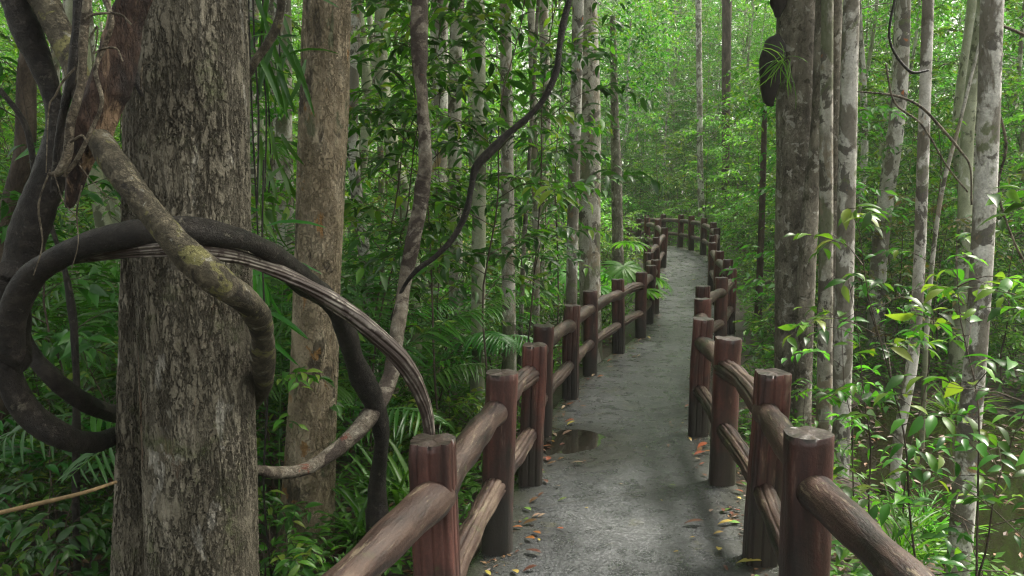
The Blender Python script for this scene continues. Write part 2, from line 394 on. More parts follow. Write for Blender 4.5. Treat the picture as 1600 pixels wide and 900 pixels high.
def water_mat(name, col, rough=.04):
    m, t, b = newmat(name)
    b.inputs['Base Color'].default_value = (*col, 1); b.inputs['Roughness'].default_value = rough
    b.inputs['Specular IOR Level'].default_value = .6
    bp = nd(t, 'Bump'); bp.inputs['Strength'].default_value = .08; bp.inputs['Distance'].default_value = .01
    t.links.new(noise(t, mapped(t, rnd=False), 9, 3), bp.inputs['Height']); t.links.new(bp.outputs[0], b.inputs['Normal'])
    return m
M['water'] = water_mat('swamp_water', (.012, .011, .006))
M['puddle'] = water_mat('puddle_water', (.02, .019, .014), .03)

# ------------------------------------------------------------------ foliage builders
def tmpl(kind):
    if kind == 'rhomb':
        v = [(0, 0, 0), (-.5, .42, .06), (0, 1, -.08), (.5, .42, .06)]; f = [(0, 3, 2), (0, 2, 1)]
    elif kind == 'leaf':      # pointed ellipse, folded and drooping at the tip
        ys = [.0, .2, .45, .7, .88]; ws = [0, .36, .5, .36, .15]; zs = [0, .03, .02, -.05, -.13]
        v = [(0, 0, 0)]
        for y, w_, z in zip(ys[1:], ws[1:], zs[1:]): v += [(-w_, y, z + .07 * w_ * 2), (0, y, z), (w_, y, z + .07 * w_ * 2)]
        v += [(0, 1.0, -.2)]
        f = [(0, 2, 1), (0, 3, 2)]
        for i in range(3):
            a = 1 + 3 * i
            f += [(a, a + 1, a + 4), (a, a + 4, a + 3), (a + 1, a + 2, a + 5), (a + 1, a + 5, a + 4)]
        f += [(10, 11, 13), (11, 12, 13)]
    elif kind == 'strap':     # long blade arching over
        ys = [0, .25, .5, .75, .93]; zs = [0, .02, -.03, -.14, -.27]; ws = [.22, .46, .5, .4, .2]
        v = []
        for y, w_, z in zip(ys, ws, zs): v += [(-w_, y, z + .01), (0, y, z - .004), (w_, y, z + .01)]
        v += [(0, 1, -.33)]; f = []
        for i in range(4):
            a = 3 * i
            f += [(a, a + 1, a + 4), (a, a + 4, a + 3), (a + 1, a + 2, a + 5), (a + 1, a + 5, a + 4)]
        f += [(12, 13, 15), (13, 14, 15)]
    return np.array(v, float), np.array(f)
def nrm(a): return a / (np.linalg.norm(a, axis=-1, keepdims=True) + 1e-9)
def leaves(P, D, Nn, L, W, kind='rhomb'):
    tv, tf = tmpl(kind)
    D = nrm(D); S = nrm(np.cross(D, Nn)); Nn = np.cross(S, D)
    L = np.broadcast_to(L, len(P)); W = np.broadcast_to(W, len(P))
    V = P[:, None] + (L[:, None] * tv[:, 1])[..., None] * D[:, None] + (W[:, None] * tv[:, 0])[..., None] * S[:, None] + (L[:, None] * tv[:, 2])[..., None] * Nn[:, None]
    k = len(tv)
    return V.reshape(-1, 3), [(tf[None] + (np.arange(len(P)) * k)[:, None, None]).reshape(-1, 3)]
def sprays(rng, O, D, Ls, per, ll, lw, droop=.25, kind='rhomb', twr=.004):
    """leafy twigs: O origins, D directions, Ls lengths, per leaves a twig"""
    n = len(O); D = nrm(D); t = (np.arange(per) + .6) / per
    t = t[None] + rng.uniform(-.3, .3, (n, per)) / per
    dn = np.array([0, 0, -1.])
    P = O[:, None] + D[:, None] * (Ls[:, None] * t)[..., None] + dn * (Ls[:, None] * t ** 2 * droop)[..., None]
    T = nrm(D[:, None] + dn * (2 * t * droop)[..., None])
    side = nrm(np.cross(D, dn + rng.normal(size=(n, 3)) * .2))[:, None] * np.where(np.arange(per) % 2, 1, -1)[None, :, None]
    LD = T * .55 + side * .8 + rng.normal(size=(n, per, 3)) * .22 + dn * rng.uniform(0, .45, (n, per))[..., None]
    LN = np.array([0, 0, 1.]) + rng.normal(size=(n, per, 3)) * .38
    sz = rng.uniform(.65, 1.2, (n, per)) * (1 - .25 * t)
    lv = leaves(P.reshape(-1, 3), LD.reshape(-1, 3), LN.reshape(-1, 3), (sz * ll).ravel(), (sz * lw).ravel(), kind)
    # twig tubes: 3 segments, 3 sides
    tt = np.array([0, .4, .75, 1.0])
    C_ = O[:, None] + D[:, None] * (Ls[:, None] * tt)[..., None] + dn * (Ls[:, None] * tt ** 2 * droop)[..., None]
    A = nrm(np.cross(D, [.3, .2, 1.])); B = np.cross(D, A)
    V = []
    for a in range(3):
        th = a * 2.094
        V.append(C_ + (A * math.cos(th) + B * math.sin(th))[:, None] * (twr * np.array([1, .8, .6, .3]))[None, :, None])
    V = np.stack(V, 2)       # n,4,3,3
    base = np.arange(n)[:, None, None] * 12; i = np.arange(3)[None, :, None] * 3; j = np.arange(3)[None, None, :]; k = (j + 1) % 3
    Q = np.stack(np.broadcast_arrays(base + i + j, base + i + k, base + i + 3 + k, base + i + 3 + j), -1).reshape(-1, 4)
    return lv, (V.reshape(-1, 3), [Q])

def make_sapling(seed, h, spread, nbr, ntw, per, ll, lw, mat, kind='rhomb', stem_r=.012, low=.15, stems=1, wood='bark_brown'):
    """returns (wood mesh, foliage mesh)"""
    rng = np.random.default_rng(seed); wd = []; O = []; D = []
    for s in range(stems):
        lean = rng.normal(size=2) * .12 * h * (1 if stems == 1 else 2.2)
        n = 7; tt = np.linspace(0, 1, n)
        P = np.column_stack([lean[0] * tt ** 1.3 + rng.normal(size=n) * .02 * h * (tt > 0) * .5, lean[1] * tt ** 1.3 + rng.normal(size=n) * .01 * h * (tt > 0), h * tt])
        wd.append(tube(P, stem_r * (1 - .75 * tt), 6, cap=False, n=18))
        Pq = crom(P, 60)
        for b in range(nbr):
            f = low + (1 - low) * (b + rng.uniform()) / nbr; p = Pq[int(f * 59)]
            a = b * 2.4 + rng.uniform(-.5, .5); ln = spread * (1.15 - .65 * f) * rng.uniform(.6, 1.15)
            e = p + np.array([math.cos(a) * ln, math.sin(a) * ln, ln * rng.uniform(.1, .6)])
            mid = (p + e) / 2 + np.array([0, 0, ln * .1])
            wd.append(tube([p, mid, e], [stem_r * .4, stem_r * .3, stem_r * .15], 4, cap=False, n=6))
            q = crom([p, mid, e], 30)
            for k in range(ntw):
                f2 = .25 + .75 * (k + rng.uniform()) / ntw
                O.append(q[min(29, int(f2 * 29))]); a2 = a + rng.choice([-1, 1]) * rng.uniform(.2, 1.1)
                D.append([math.cos(a2), math.sin(a2), rng.uniform(-.15, .55)])
    O = np.array(O); D = np.array(D)
    Ls = rng.uniform(.6, 1.2, len(O)) * per * ll * .42
    lv, tw = sprays(rng, O, D, Ls, per, ll, lw, .3, kind, stem_r * .12 + .0012)
    return mesh('stem', *join(wd + [tw]), M[wood]), mesh('foliage', *lv, M[mat], smooth=(kind != 'rhomb'))

def make_tree(seed, h, r0, crown_low, crown_r, nclump, ntw, per, ll, lw, mat, wood):
    rng = np.random.default_rng(seed); n = 9; tt = np.linspace(0, 1, n)
    off = np.cumsum(rng.normal(size=(n, 2)) * .11, 0); off[0] = 0; off[1] *= .3
    P = np.column_stack([off, h * tt - .4]); wd = [tube(P, r0 * (1.15 - .8 * tt ** 1.1), 10, cap=False, n=40)]
    Pq = crom(P, 80); O = []; D = []
    for c in range(nclump):
        f = crown_low + (1 - crown_low) * ((c + rng.uniform()) / nclump); p = Pq[min(79, int(f * 79))]
        a = rng.uniform(0, 6.283); ln = crown_r * rng.uniform(.35, 1.1)
        e = p + np.array([math.cos(a) * ln, math.sin(a) * ln, ln * rng.uniform(0, .7)])
        wd.append(tube([p, (p + e) / 2 + [0, 0, .1], e], [r0 * .22, r0 * .15, .008], 4, cap=False, n=5))
        cl = e + rng.normal(size=(ntw, 3)) * np.array([.5, .5, .28]) * crown_r * .38
        O.append(cl); dd = cl - e; dd[:, 2] = dd[:, 2] * .4 + .05; D.append(dd + rng.normal(size=dd.shape) * .2)
    O = np.vstack(O); D = np.vstack(D); Ls = rng.uniform(.5, 1.1, len(O)) * per * ll * .38
    lv, tw = sprays(rng, O, D, Ls, per, ll, lw, .3, 'rhomb', .006)
    return mesh('trunk', *join(wd), M[wood]), mesh('crown', *join([lv]), M[mat], smooth=False)

def make_palm(seed, nfr, ln, nl, ll, lw, mat='leaf_palm', up=.9):
    """clump of arching pinnate fronds"""
    rng = np.random.default_rng(seed); wd = []; Ps = []; Ds = []; Ns = []; Ll = []
    for i in range(nfr):
        a = i * 2.4 + rng.uniform(-.4, .4); L = ln * rng.uniform(.7, 1.1); u = up * rng.uniform(.7, 1.2)
        hd = np.array([math.cos(a), math.sin(a), 0]); t = np.linspace(0, 1, 8)[:, None]
        P = hd * L * (t * .85) + np.array([0, 0, 1.]) * L * (u * t - .75 * t ** 2.2)
        wd.append(tube(P, .008 * (1.2 - t[:, 0]), 4, cap=False, n=12))
        q = crom(P, nl + 8)[8:]; T = nrm(np.gradient(q, axis=0)); S = nrm(np.cross(T, [0, 0, 1.])); U = np.cross(S, T)
        tl = np.linspace(0, 1, nl); sz = np.sin(np.clip(tl * .85 + .15, 0, 1) * math.pi) ** .6
        for sd_ in (-1, 1):
            Ps.append(q); Ds.append(T * .75 + S * sd_ + rng.normal(size=q.shape) * .08 - np.array([0, 0, .25])); Ns.append(U + S * sd_ * -.35 + rng.normal(size=q.shape) * .12); Ll.append(ll * sz * rng.uniform(.85, 1.1, nl))
    Ll = np.concatenate(Ll)
    lv = leaves(np.vstack(Ps), np.vstack(Ds), np.vstack(Ns), Ll, Ll / ll * lw, 'strap')
    return mesh('rachis', *join(wd), M['leaf_palm']), mesh('foliage', *lv, M[mat])
def make_fan(seed, nf, rad, mat='leaf_palm', stalk=.6):
    rng = np.random.default_rng(seed); wd = []; parts = []
    for i in range(nf):
        a = i * 2.4 + rng.uniform(-.4, .4); hd = np.array([math.cos(a), math.sin(a), 0]); st = stalk * rng.uniform(.7, 1.2)
        e = hd * st * .7 + np.array([0, 0, st * rng.uniform(.5, 1.1)])
        wd.append(tube([(0, 0, 0), e * .5 + [0, 0, .08], e], [.009, .007, .006], 5, cap=False, n=8))
        fw = nrm(hd * .8 + np.array([0, 0, rng.uniform(-.5, .35)])); S = nrm(np.cross(fw, [0, 0, 1.])); U = np.cross(S, fw)
        n = 20; an = np.linspace(-2.3, 2.3, n)
        D = fw * np.cos(an)[:, None] + S * np.sin(an)[:, None] + U * rng.uniform(-.12, .12, (n, 1))
        Lr = rad * (1 - .12 * np.abs(an) / 2.3) * rng.uniform(.9, 1.05, n)
        parts.append(leaves(np.repeat(e[None], n, 0), D, np.repeat(U[None], n, 0), Lr, rad * .16, 'strap'))
    return mesh('stalks', *join(wd), M['leaf_palm']), mesh('fan_leaves', *join(parts), M[mat])
def make_tuft(seed, n, L, W, mat, spread=.12, up=1.0):
    rng = np.random.default_rng(seed); a = rng.uniform(0, 6.283, n); el = rng.uniform(.35, 1.4, n) * up
    D = np.column_stack([np.cos(a), np.sin(a), np.tan(np.clip(el, .1, 1.35))]); P = np.column_stack([rng.normal(size=(n, 2)) * spread * .4, rng.uniform(0, .1, n)])
    Nn = np.column_stack([-np.cos(a) * .6, -np.sin(a) * .6, np.ones(n)]) + rng.normal(size=(n, 3)) * .15
    s = rng.uniform(.6, 1.15, n)
    return mesh('blades', *leaves(P, D, Nn, L * s, W * s, 'strap'), M[mat])

# ------------------------------------------------------------------ railing and path layout (posts: picture column, height of post top, metres away)
LP = [(683, 683, 2.78), (776, 583, 4.05), (830, 534, 5.2), (847, 512, 6.5), (892, 482, 7.9), (924, 450, 8.95), (968, 438, 10.3), (1003, 425, 11.5),
      (1015.5, 416, 12.7), (1023.5, 405, 13.7), (1014, 397, 15.2), (1013, 384, 16.6), (1026.5, 372.5, 17.9), (1037, 357, 19.0), (1027, 338, 20.6), (1012, 340, 22.2), (998, 342, 23.8), (980, 343, 25.4)]
RP = [(1272, 683, 2.8), (1200, 571, 3.85), (1134, 531, 5.1), (1095, 498, 6.4), (1097, 470, 7.9), (1100.5, 444, 9.2), (1129, 436, 10.4), (1143, 421, 11.7),
      (1136, 405.5, 13.1), (1122.5, 393, 14.5), (1114, 379, 16.1), (1116, 369, 17.5), (1121, 355, 18.9), (1113, 349, 20.1), (1100, 338, 21.3), (1081, 338, 22.6), (1064, 335, 24.0), (1036, 334, 25.4), (1010, 336, 26.8), (985, 339, 28.2)]
PL = [at(*p) for p in LP]; PR = [at(*p) for p in RP]
PL.insert(0, np.array([-.62, 1.55, 1.0])); PL.insert(0, np.array([-.95, .3, 1.0])); PL.insert(0, np.array([-1.25, -1., 1.0])) 
PR.insert(0, np.array([1.12, 1.6, 1.0])); PR.insert(0, np.array([1.0, .35, 1.0])); PR.insert(0, np.array([.85, -1., 1.0]))
PL = np.array(PL); PR = np.array(PR); PL[:, 2] -= 1.0; PR[:, 2] -= 1.0
# smooth the ground heights a little along each side
for A_ in (PL, PR):
    z = A_[:, 2].copy(); A_[1:-1, 2] = (z[:-2] + 2 * z[1:-1] + z[2:]) / 4
PL_tail = np.vstack([PL, [[1.5, 30, .4], [-4, 34, .4]]]); PR_tail = np.vstack([PR, [[2.2, 32.5, .4], [-3.6, 36.5, .4]]])
NPTH = 900
def side(A_): 
    q = crom(A_, 600); L = np.concatenate([[0], np.cumsum(np.linalg.norm(np.diff(q, axis=0), axis=1))])
    return q, L
qL, _ = side(PL_tail); qR, _ = side(PR_tail)
# match the two sides by nearest points ordered by station
sL = np.linspace(0, 1, NPTH); 
def byarc(q, s):
    L = np.concatenate([[0], np.cumsum(np.linalg.norm(np.diff(q, axis=0), axis=1))]); L /= L[-1]
    return np.column_stack([np.interp(s, L, q[:, k]) for k in range(3)])
eL = byarc(qL, sL); eR = byarc(qR, sL)
PUD = (.55, 6.15)
def path_mesh():
    acr = eR - eL; w_ = np.linalg.norm(acr[:, :2], axis=1)[:, None]; a = acr / w_
    o = .13
    us = np.concatenate([[-1, -.96], np.linspace(-.9, .9, 31), [.96, 1]]); nu = len(us)
    c = (eL + eR) / 2; hw = w_ / 2 + o
    zc = (eL[:, 2] + eR[:, 2]) / 2
    V = []; E = []
    for u in us:
        p = c + a * hw * u; p[:, 2] = zc + .5 * (eR[:, 2] - eL[:, 2]) * u * .6
        p[:, 2] += N1(p, 1.1) * .006 + N2(p, 5.5) * .0022 + N3(p, 17) * .0009
        hx, hy = PUD
        pk = np.exp(-(((p[:, 0] - hx) / .5) ** 2 + ((p[:, 1] - hy) / .6) ** 2))
        p[:, 2] += pk * (N1(p, 8) * .009 + N3(p, 26) * .004)
        p[:, 2] -= .020 * np.exp(-(((p[:, 0] - hx) / .22) ** 2 + ((p[:, 1] - hy) / .33) ** 2))
        if abs(u) == 1: 
            p[:, :2] += (a * u * N2(p, 7)[:, None])[:, :2] * .02; p[:, 2] -= .012
        V.append(p); E.append(np.full(len(p), abs(u)))
    for sgn in (1, -1):       # side skirts down to the soil
        p = V[nu - 1 if sgn > 0 else 0].copy(); p[:, 2] -= .22; V.append(p); E.append(np.full(len(p), 1.0))
    order = [nu + 1] + list(range(nu)) + [nu]
    V = np.stack([V[i] for i in order], 1); E = np.stack([E[i] for i in order], 1); k = V.shape[1]
    i = np.arange(NPTH - 1)[:, None] * k; j = np.arange(k - 1)[None]
    Q = np.stack([i + j, i + j + 1, i + k + j + 1, i + k + j], -1).reshape(-1, 4)
    me = mesh('path', V.reshape(-1, 3), [Q], M['path'])
    at_ = me.attributes.new('edge', 'FLOAT', 'POINT'); at_.data.foreach_set('value', E.ravel().astype(np.float32))
    sl = np.concatenate([[0], np.cumsum(np.linalg.norm(np.diff(c, axis=0), axis=1))]) / 2.4
    at_ = me.attributes.new('station', 'FLOAT', 'POINT'); at_.data.foreach_set('value', np.repeat(sl, k).astype(np.float32))
    dm = np.exp(-(((V[..., 0] - PUD[0] - .05) / .42) ** 2 + ((V[..., 1] - PUD[1]) / .62) ** 2))
    at_ = me.attributes.new('wet', 'FLOAT', 'POINT'); at_.data.foreach_set('value', dm.ravel().astype(np.float32))
    return me
path_ob = link('path', path_mesh())
from mathutils.bvhtree import BVHTree
pbvh = BVHTree.FromPolygons([tuple(v.co) for v in path_ob.data.vertices], [tuple(p.vertices) for p in path_ob.data.polygons])
tag(path_ob, 'wet grey concrete walkway winding between two timber look railings', 'path', kind='structure')
pc = (eL + eR) / 2; phw = np.linalg.norm((eR - eL)[:, :2], axis=1) / 2
def pathdist(x, y):
    d = np.hypot(pc[:, 0] - x, pc[:, 1] - y); i = int(np.argmin(d - phw)); return d[i] - phw[i]
def pathz(x, y):
    i = int(np.argmin(np.hypot(pc[:, 0] - x, pc[:, 1] - y))); return pc[i, 2]

# ground
def gz(X, Y):
    X = np.asarray(X, float); Y = np.asarray(Y, float); P = np.stack([X, Y, 0 * X], -1)
    z = -.42 + N1(P, .35) * .09 + N2(P, 1.6) * .025
    z = z + np.clip((Y - 14) / 12, 0, 1) * .55 + np.clip((Y - 30) / 60, 0, 1) * 2.5
    z = z - .33 * np.exp(-(((X - 4.6) / 2.3) ** 2 + ((Y - 6.0) / 3.4) ** 2) ** 2)      # swampy hollow on the right
    z = z - .10 * np.exp(-(((X + 1.6) / 2.0) ** 2 + ((Y - 5.0) / 2.0) ** 2))
    return z
def ground_mesh():
    a = np.sinh(np.linspace(-3.6, 3.6, 190)) / math.sinh(3.6) * 120; b = np.concatenate([np.linspace(-6, 30, 180), 30 + np.cumsum(np.linspace(.3, 5.2, 60))])
    X, Y = np.meshgrid(a + 1.5, b); Z = gz(X, Y)
    f = np.vectorize(pathdist)(X, Y); near = np.clip(1 - (f - .0) / 1.6, 0, 1)
    pz = np.vectorize(pathz)(X, Y)
    Z = np.where(f < 1.6, Z * (1 - near) + (pz - .17) * near, Z); Z = np.where(f < .1, np.minimum(Z, pz - .12), Z)
    V = np.stack([X, Y, Z], -1).reshape(-1, 3); nx = len(a); ny = len(b)
    i = np.arange(ny - 1)[:, None] * nx; j = np.arange(nx - 1)[None]
    return mesh('forest_floor', V, [np.stack([i + j, i + j + 1, i + nx + j + 1, i + nx + j], -1).reshape(-1, 4)], M['ground']), (a + 1.5, b, Z)
gm, (GA, GB, GZ) = ground_mesh()
tag(link('ground', gm), 'dark forest floor covered in leaf litter beside the walkway', 'ground', kind='structure')
def gzi(x, y):
    i = np.clip(np.searchsorted(GA, x) - 1, 0, len(GA) - 2); j = np.clip(np.searchsorted(GB, y) - 1, 0, len(GB) - 2)
    u = (x - GA[i]) / (GA[i + 1] - GA[i]); v = (y - GB[j]) / (GB[j + 1] - GB[j])
    return (GZ[j, i] * (1 - u) + GZ[j, i + 1] * u) * (1 - v) + (GZ[j + 1, i] * (1 - u) + GZ[j + 1, i + 1] * u) * v
th = np.linspace(0, 2 * math.pi, 60, endpoint=False)
wv = np.column_stack([5.2 + 3.3 * np.cos(th), 6.2 + 4.2 * np.sin(th), np.full(60, -.60)])
tag(link('water', mesh('water', wv, [np.arange(60)[None]], M['water'])), 'dark still swamp water in the hollow right of the railing', 'water', kind='structure')
hz_ = pbvh.ray_cast(Vector((PUD[0], PUD[1], 3)), Vector((0, 0, -1)))[0][2]
rr = np.ones(60); pv = np.column_stack([PUD[0] + .30 * np.cos(th), PUD[1] + .48 * np.sin(th), np.full(60, hz_ + .009)])
tag(link('puddle', mesh('puddle', pv, [np.arange(60)[None]], M['puddle'])), 'shallow puddle lying on the left side of the walkway', 'puddle', kind='structure')

# ------------------------------------------------------------------ railings
def post_mesh(seed, split):
    rng = np.random.default_rng(seed); ph = rng.uniform(0, 6.28); nz = Noise(seed + 50)
    def shp(TH, S, V):
        f = 1 / (np.abs(np.cos(TH)) ** (5 if split else 2.8) + np.abs(np.sin(TH)) ** (5 if split else 2.8)) ** (1 / (5 if split else 2.8))
        f = f * (.98 if split else 1.03)
        if split:
            k = 11; gr = np.abs(np.sin(.5 * (k * TH + ph + .5 * np.sin(S * 3 + ph) + nz(V, 5) * .5)))
            f = f * (1 - .11 * np.exp(-(gr / .3) ** 2)) 
        chip = np.clip((V[..., 2] - .93) / .07, 0, 1) ** 2 * np.clip(nz(V * [1, 1, .3], 38), 0, 1.2) * .07
        return f * (1 + .018 * nz(V, 14) + .010 * nz(V * [1, 1, .35], 60) - chip)
    P = np.column_stack([np.zeros(34), np.zeros(34), np.concatenate([[-.3, -.1], np.linspace(0, 1.0, 32)])])
    P[:, 0] += .004 * np.sin(P[:, 2] * 5 + seed)
    V, fs = tube(P, .084, 120, shp, sharp=True)
    top = V[:, 2] > 1.0; V[top, 2] += N1(V[top], 60) * .004
    me = mesh('post', V, fs, M['post'])
    cen = np.zeros(len(me.polygons) * 3); me.polygons.foreach_get('center', cen); me.polygons.foreach_set('use_smooth', cen[2::3] < .9995); me.update()
    return me
def rail_mesh(a, b, rad, fluted, seed, bow):
    rng = np.random.default_rng(seed); nz = Noise(seed + 9); L = np.linalg.norm(b - a)
    t = np.linspace(0, 1, 26)[:, None]; P = a * (1 - t) + b * t
    out = np.cross(b - a, [0, 0, 1.]); out /= np.linalg.norm(out)
    P = P + 4 * t * (1 - t) * (np.array([0, 0, 1.]) * bow + out * rng.uniform(-.012, .012))
    r = rad * (1 + .07 * np.sin(t[:, 0] * 9 + seed) + .05 * np.sin(t[:, 0] * 21 + seed * 2) + .08 * (np.abs(t[:, 0] - .5) * 2) ** 4)
    ph = rng.uniform(0, 6)
    def shp(TH, S, V):
        f = np.ones_like(TH)
        if fluted:
            gr = np.abs(np.sin(.5 * (9 * TH + ph + .6 * np.sin(S * 2) + nz(V, 4) * .4))); f -= .15 * np.exp(-(gr / .32) ** 2)
        return f * (1 + .035 * nz(V, 9) + .012 * nz(V, 45))
    V, fs = tube(P, r, 72, shp)
    o = (a + b) / 2; V = V - o       # local frame: y along the rail
    d = (b - a) / L; ax = math.atan2(d[1], d[0]) - math.pi / 2
    c_, s_ = math.cos(-ax), math.sin(-ax); V = np.column_stack([V[:, 0] * c_ - V[:, 1] * s_, V[:, 0] * s_ + V[:, 1] * c_, V[:, 2]])
    return mesh('rail', V, fs, M['rail']), o, ax
postm = [post_mesh(s, s % 2 == 0) for s in range(6)]
for sid, A_ in ((0, PL), (1, PR)):
    root = thing('railing', ('reddish brown timber look railing along the left edge of the walkway' if sid == 0 else
                             'reddish brown timber look railing on the right, curving round the far end of the walkway'), 'railing', A_[0])
    for i, p in enumerate(A_):
        pm = postm[(i + (1 if sid == 0 else 0)) % 2 + 2 * ((i * 7 + sid) % 3)]
        nx = A_[min(i + 1, len(A_) - 1)] - A_[max(i - 1, 0)]
        ang = (math.atan2(nx[1], nx[0]) - math.pi / 2) * (.6 if i < 12 else 1)
        link('post', pm, root, p - A_[0], (R(random.Random(i + sid * 40).uniform(-1.4, 1.4)), R(random.Random(i + 99).uniform(-1.4, 1.4)), ang + R(random.Random(i + 7).uniform(-7, 7))))
    for i in range(len(A_) - 1):
        for (hz, rad, fl, nm, bow) in ((.79, .064, i % 5 == 4, 'top_rail', .028), (.38, .057, i % 6 != 1, 'bottom_rail', .004)):
            a, b = A_[i] + [0, 0, hz], A_[i + 1] + [0, 0, hz]
            me, o, ax = rail_mesh(a, b, rad, fl, i * 3 + sid * 100 + int(hz * 10), bow)
            link(nm, me, root, o - A_[0], (0, 0, ax))

# ------------------------------------------------------------------ named trees (picture columns of the trunk, metres away, widths in picture pixels)
tree_crowns = {}
def crown_mesh(seed, rad, nclump, ll, mat, zs=.6):
    k = (seed, rad)
    if k in tree_crowns: return tree_crowns[k]
    rng = np.random.default_rng(seed); c = nrm(rng.normal(size=(nclump, 3))) * rad * rng.uniform(.25, 1, (nclump, 1)) ** .6 * np.array([1, 1, zs])
    O = (c[:, None] + rng.normal(size=(nclump, 9, 3)) * rad * .14).reshape(-1, 3); D = rng.normal(size=O.shape); D[:, 2] *= .4
    lv, tw = sprays(rng, O, D, rng.uniform(.5, 1.1, len(O)) * .55, 8, ll, ll * .45, .3, 'rhomb', .006)
    tree_crowns[k] = mesh('crown', *join([lv]), M[mat], smooth=False); return tree_crowns[k]
def px_tree(name, label, cat, pts, d, ws, mat, top=11.0, crown=None, ns=20, rough=.03, group=None, flare=1.25, shape=None, n=60, light=False):
    W = [at(x, y, d) for x, y in pts]; r = [w_ / 2 * d / F for w_ in ws]
    lo = W[-1] if W[-1][2] < W[0][2] else W[0]
    gzv = float(gzi(np.array(lo[0]), np.array(d)))
    if lo[2] > gzv - .15:
        dr = (W[-1] - W[-2]) / (W[-1][2] - W[-2][2]); e = W[-1] + dr * (gzv - .25 - W[-1][2]) * .6; e[2] = gzv - .25
        W.append(e); r.append(r[-1] * flare)
    up = (W[0] - W[1]) / max(.2, (W[0][2] - W[1][2])); up[:2] = np.clip(up[:2], -.12, .12)
    hi = W[0][2]
    for k in (1, 2):
        z = hi + (top - hi) * k / 2; W.insert(0, np.array([W[0][0] + up[0] * (z - W[0][2]), W[0][1] + up[1] * (z - W[0][2]), z])); r.insert(0, r[0] * .88)
    W = np.array(W[::-1]); r = np.array(r[::-1]); base = W[0].copy(); base[2] = gzv
    nz = Noise(int(abs(pts[0][0])) + 3)
    def shp(TH, S, V):
        f = 1 + rough * nz(V, 2.2) + rough * .5 * nz(V, 9)
        return f * shape(TH, S, V) if shape else f
    V, fs = tube(W - base, r, ns, shp, cap=False, n=n)
    t = thing(name, label, cat, base, 0, group)
    link('trunk', mesh('trunk', V, fs, M[mat]), t)
    if crown:
        c = link('crown', crown, t, W[-1] - base + np.array([0, 0, -.6]))
        c.rotation_euler = (0, 0, pts[0][0])
    return t
cr_big = crown_mesh(11, 2.8, 60, .17, 'leaf_mid'); cr_small = crown_mesh(12, 1.8, 34, .14, 'leaf_mid'); cr_tiny = crown_mesh(14, .8, 14, .12, 'leaf_mid'); cr_shade = crown_mesh(13, 3.4, 150, .17, 'leaf_dark')  # last one: dense unseen canopy above the frame, added to shade the left foreground

def big_shape(TH, S, V):        # fused buttress on the left side
    a = (TH - math.pi + math.pi) % (2 * math.pi) 
    d = np.abs((TH - math.pi + math.pi) % (2 * math.pi) - math.pi)
    return 1 + .0 * d
px_tree('tree', 'massive grey brown tree with flaky furrowed bark in the left foreground, wrapped by thick vines', 'tree',
        [(292, -20), (297, 250), (306, 500), (315, 760), (318, 960)], 3.25, [174, 176, 174, 176, 184], 'bark_big', 9.0, cr_shade, ns=300, rough=.02, n=560)
px_tree('tree', 'slimmer dark mossy trunk pressed against the left side of the massive furrowed tree', 'tree',
        [(218, -20), (214, 250), (212, 500), (209, 760), (206, 960)], 3.32, [44, 44, 48, 58, 66], 'bark_big', 8.0, None, ns=120, rough=.05, n=380)
px_tree('tree', 'tan barked tree with black stains standing right of the massive furrowed tree', 'tree',
        [(512, -20), (505, 200), (497, 400), (489, 620), (478, 860)], 5.0, [72, 74, 72, 76, 92], 'bark_tan', 9.5, cr_shade, ns=160, rough=.02, n=360, flare=1.2)
px_tree('tree', 'stout grey trunk with a black nest on its side, right of the walkway', 'tree',
        [(1247, -20), (1245, 200), (1240, 420), (1237, 640)], 7.6, [62, 60, 56, 54], 'bark_grey', 11, cr_big, ns=120, rough=.035, n=260)
px_tree('tree', 'mossy grey trunk leaning close behind the stout grey trunk with the nest', 'tree',
        [(1288, -20), (1280, 200), (1266, 330), (1258, 480), (1253, 650)], 7.3, [24, 25, 26, 28, 28], 'bark_grey', 10, cr_small, ns=28, n=140)
px_tree('tree', 'straight whitish trunk, second from the stout grey trunk, right of the walkway', 'tree',
        [(1293, -20), (1291, 200), (1290, 450), (1287, 680)], 6.8, [17, 19, 22, 25], 'bark_pale', 10, cr_small, ns=28, n=140)
px_tree('tree', 'slim grey trunk squeezed between two whitish trunks right of the walkway', 'tree',
        [(1308, -20), (1305, 250), (1302, 450), (1300, 680)], 7.6, [16, 16, 18, 18], 'bark_grey', 10, None, ns=24, n=140)
px_tree('tree', 'whitish trunk with orange lichen patches right of the walkway', 'tree',
        [(1331, -20), (1325, 200), (1320, 430), (1314, 700)], 6.6, [24, 27, 27, 29], 'bark_white', 10.5, cr_small, ns=28, n=160)
px_tree('tree', 'slim bright trunk with orange patches standing in the swamp', 'tree',
        [(1451, -20), (1443, 220), (1436, 420), (1426, 560), (1402, 700), (1398, 800)], 6.4, [16, 17, 17, 17, 16, 17], 'bark_white', 9.5, cr_small, ns=24, n=160)
px_tree('tree', 'bright mottled white trunk nearest to the camera on the right', 'tree',
        [(1551, -20), (1542, 250), (1527, 520), (1512, 700), (1497, 900)], 4.3, [31, 31, 32, 34, 36], 'bark_white', 9, cr_small, ns=60, rough=.03, n=260)
px_tree('tree', 'thick pale trunk with flaking bark beside a thin white one left of the walkway', 'tree',
        [(915, -20), (921, 200), (921, 400), (926, 590)], 10.2, [34, 35, 34, 33], 'bark_pale', 13, cr_big, ns=60, n=160)
px_tree('tree', 'thin white trunk directly left of the thick pale flaking trunk', 'tree',
        [(904, -20), (899, 200), (895, 350), (892, 520)], 9.2, [17, 18, 18, 18], 'bark_white', 12, cr_small, ns=28, n=140)
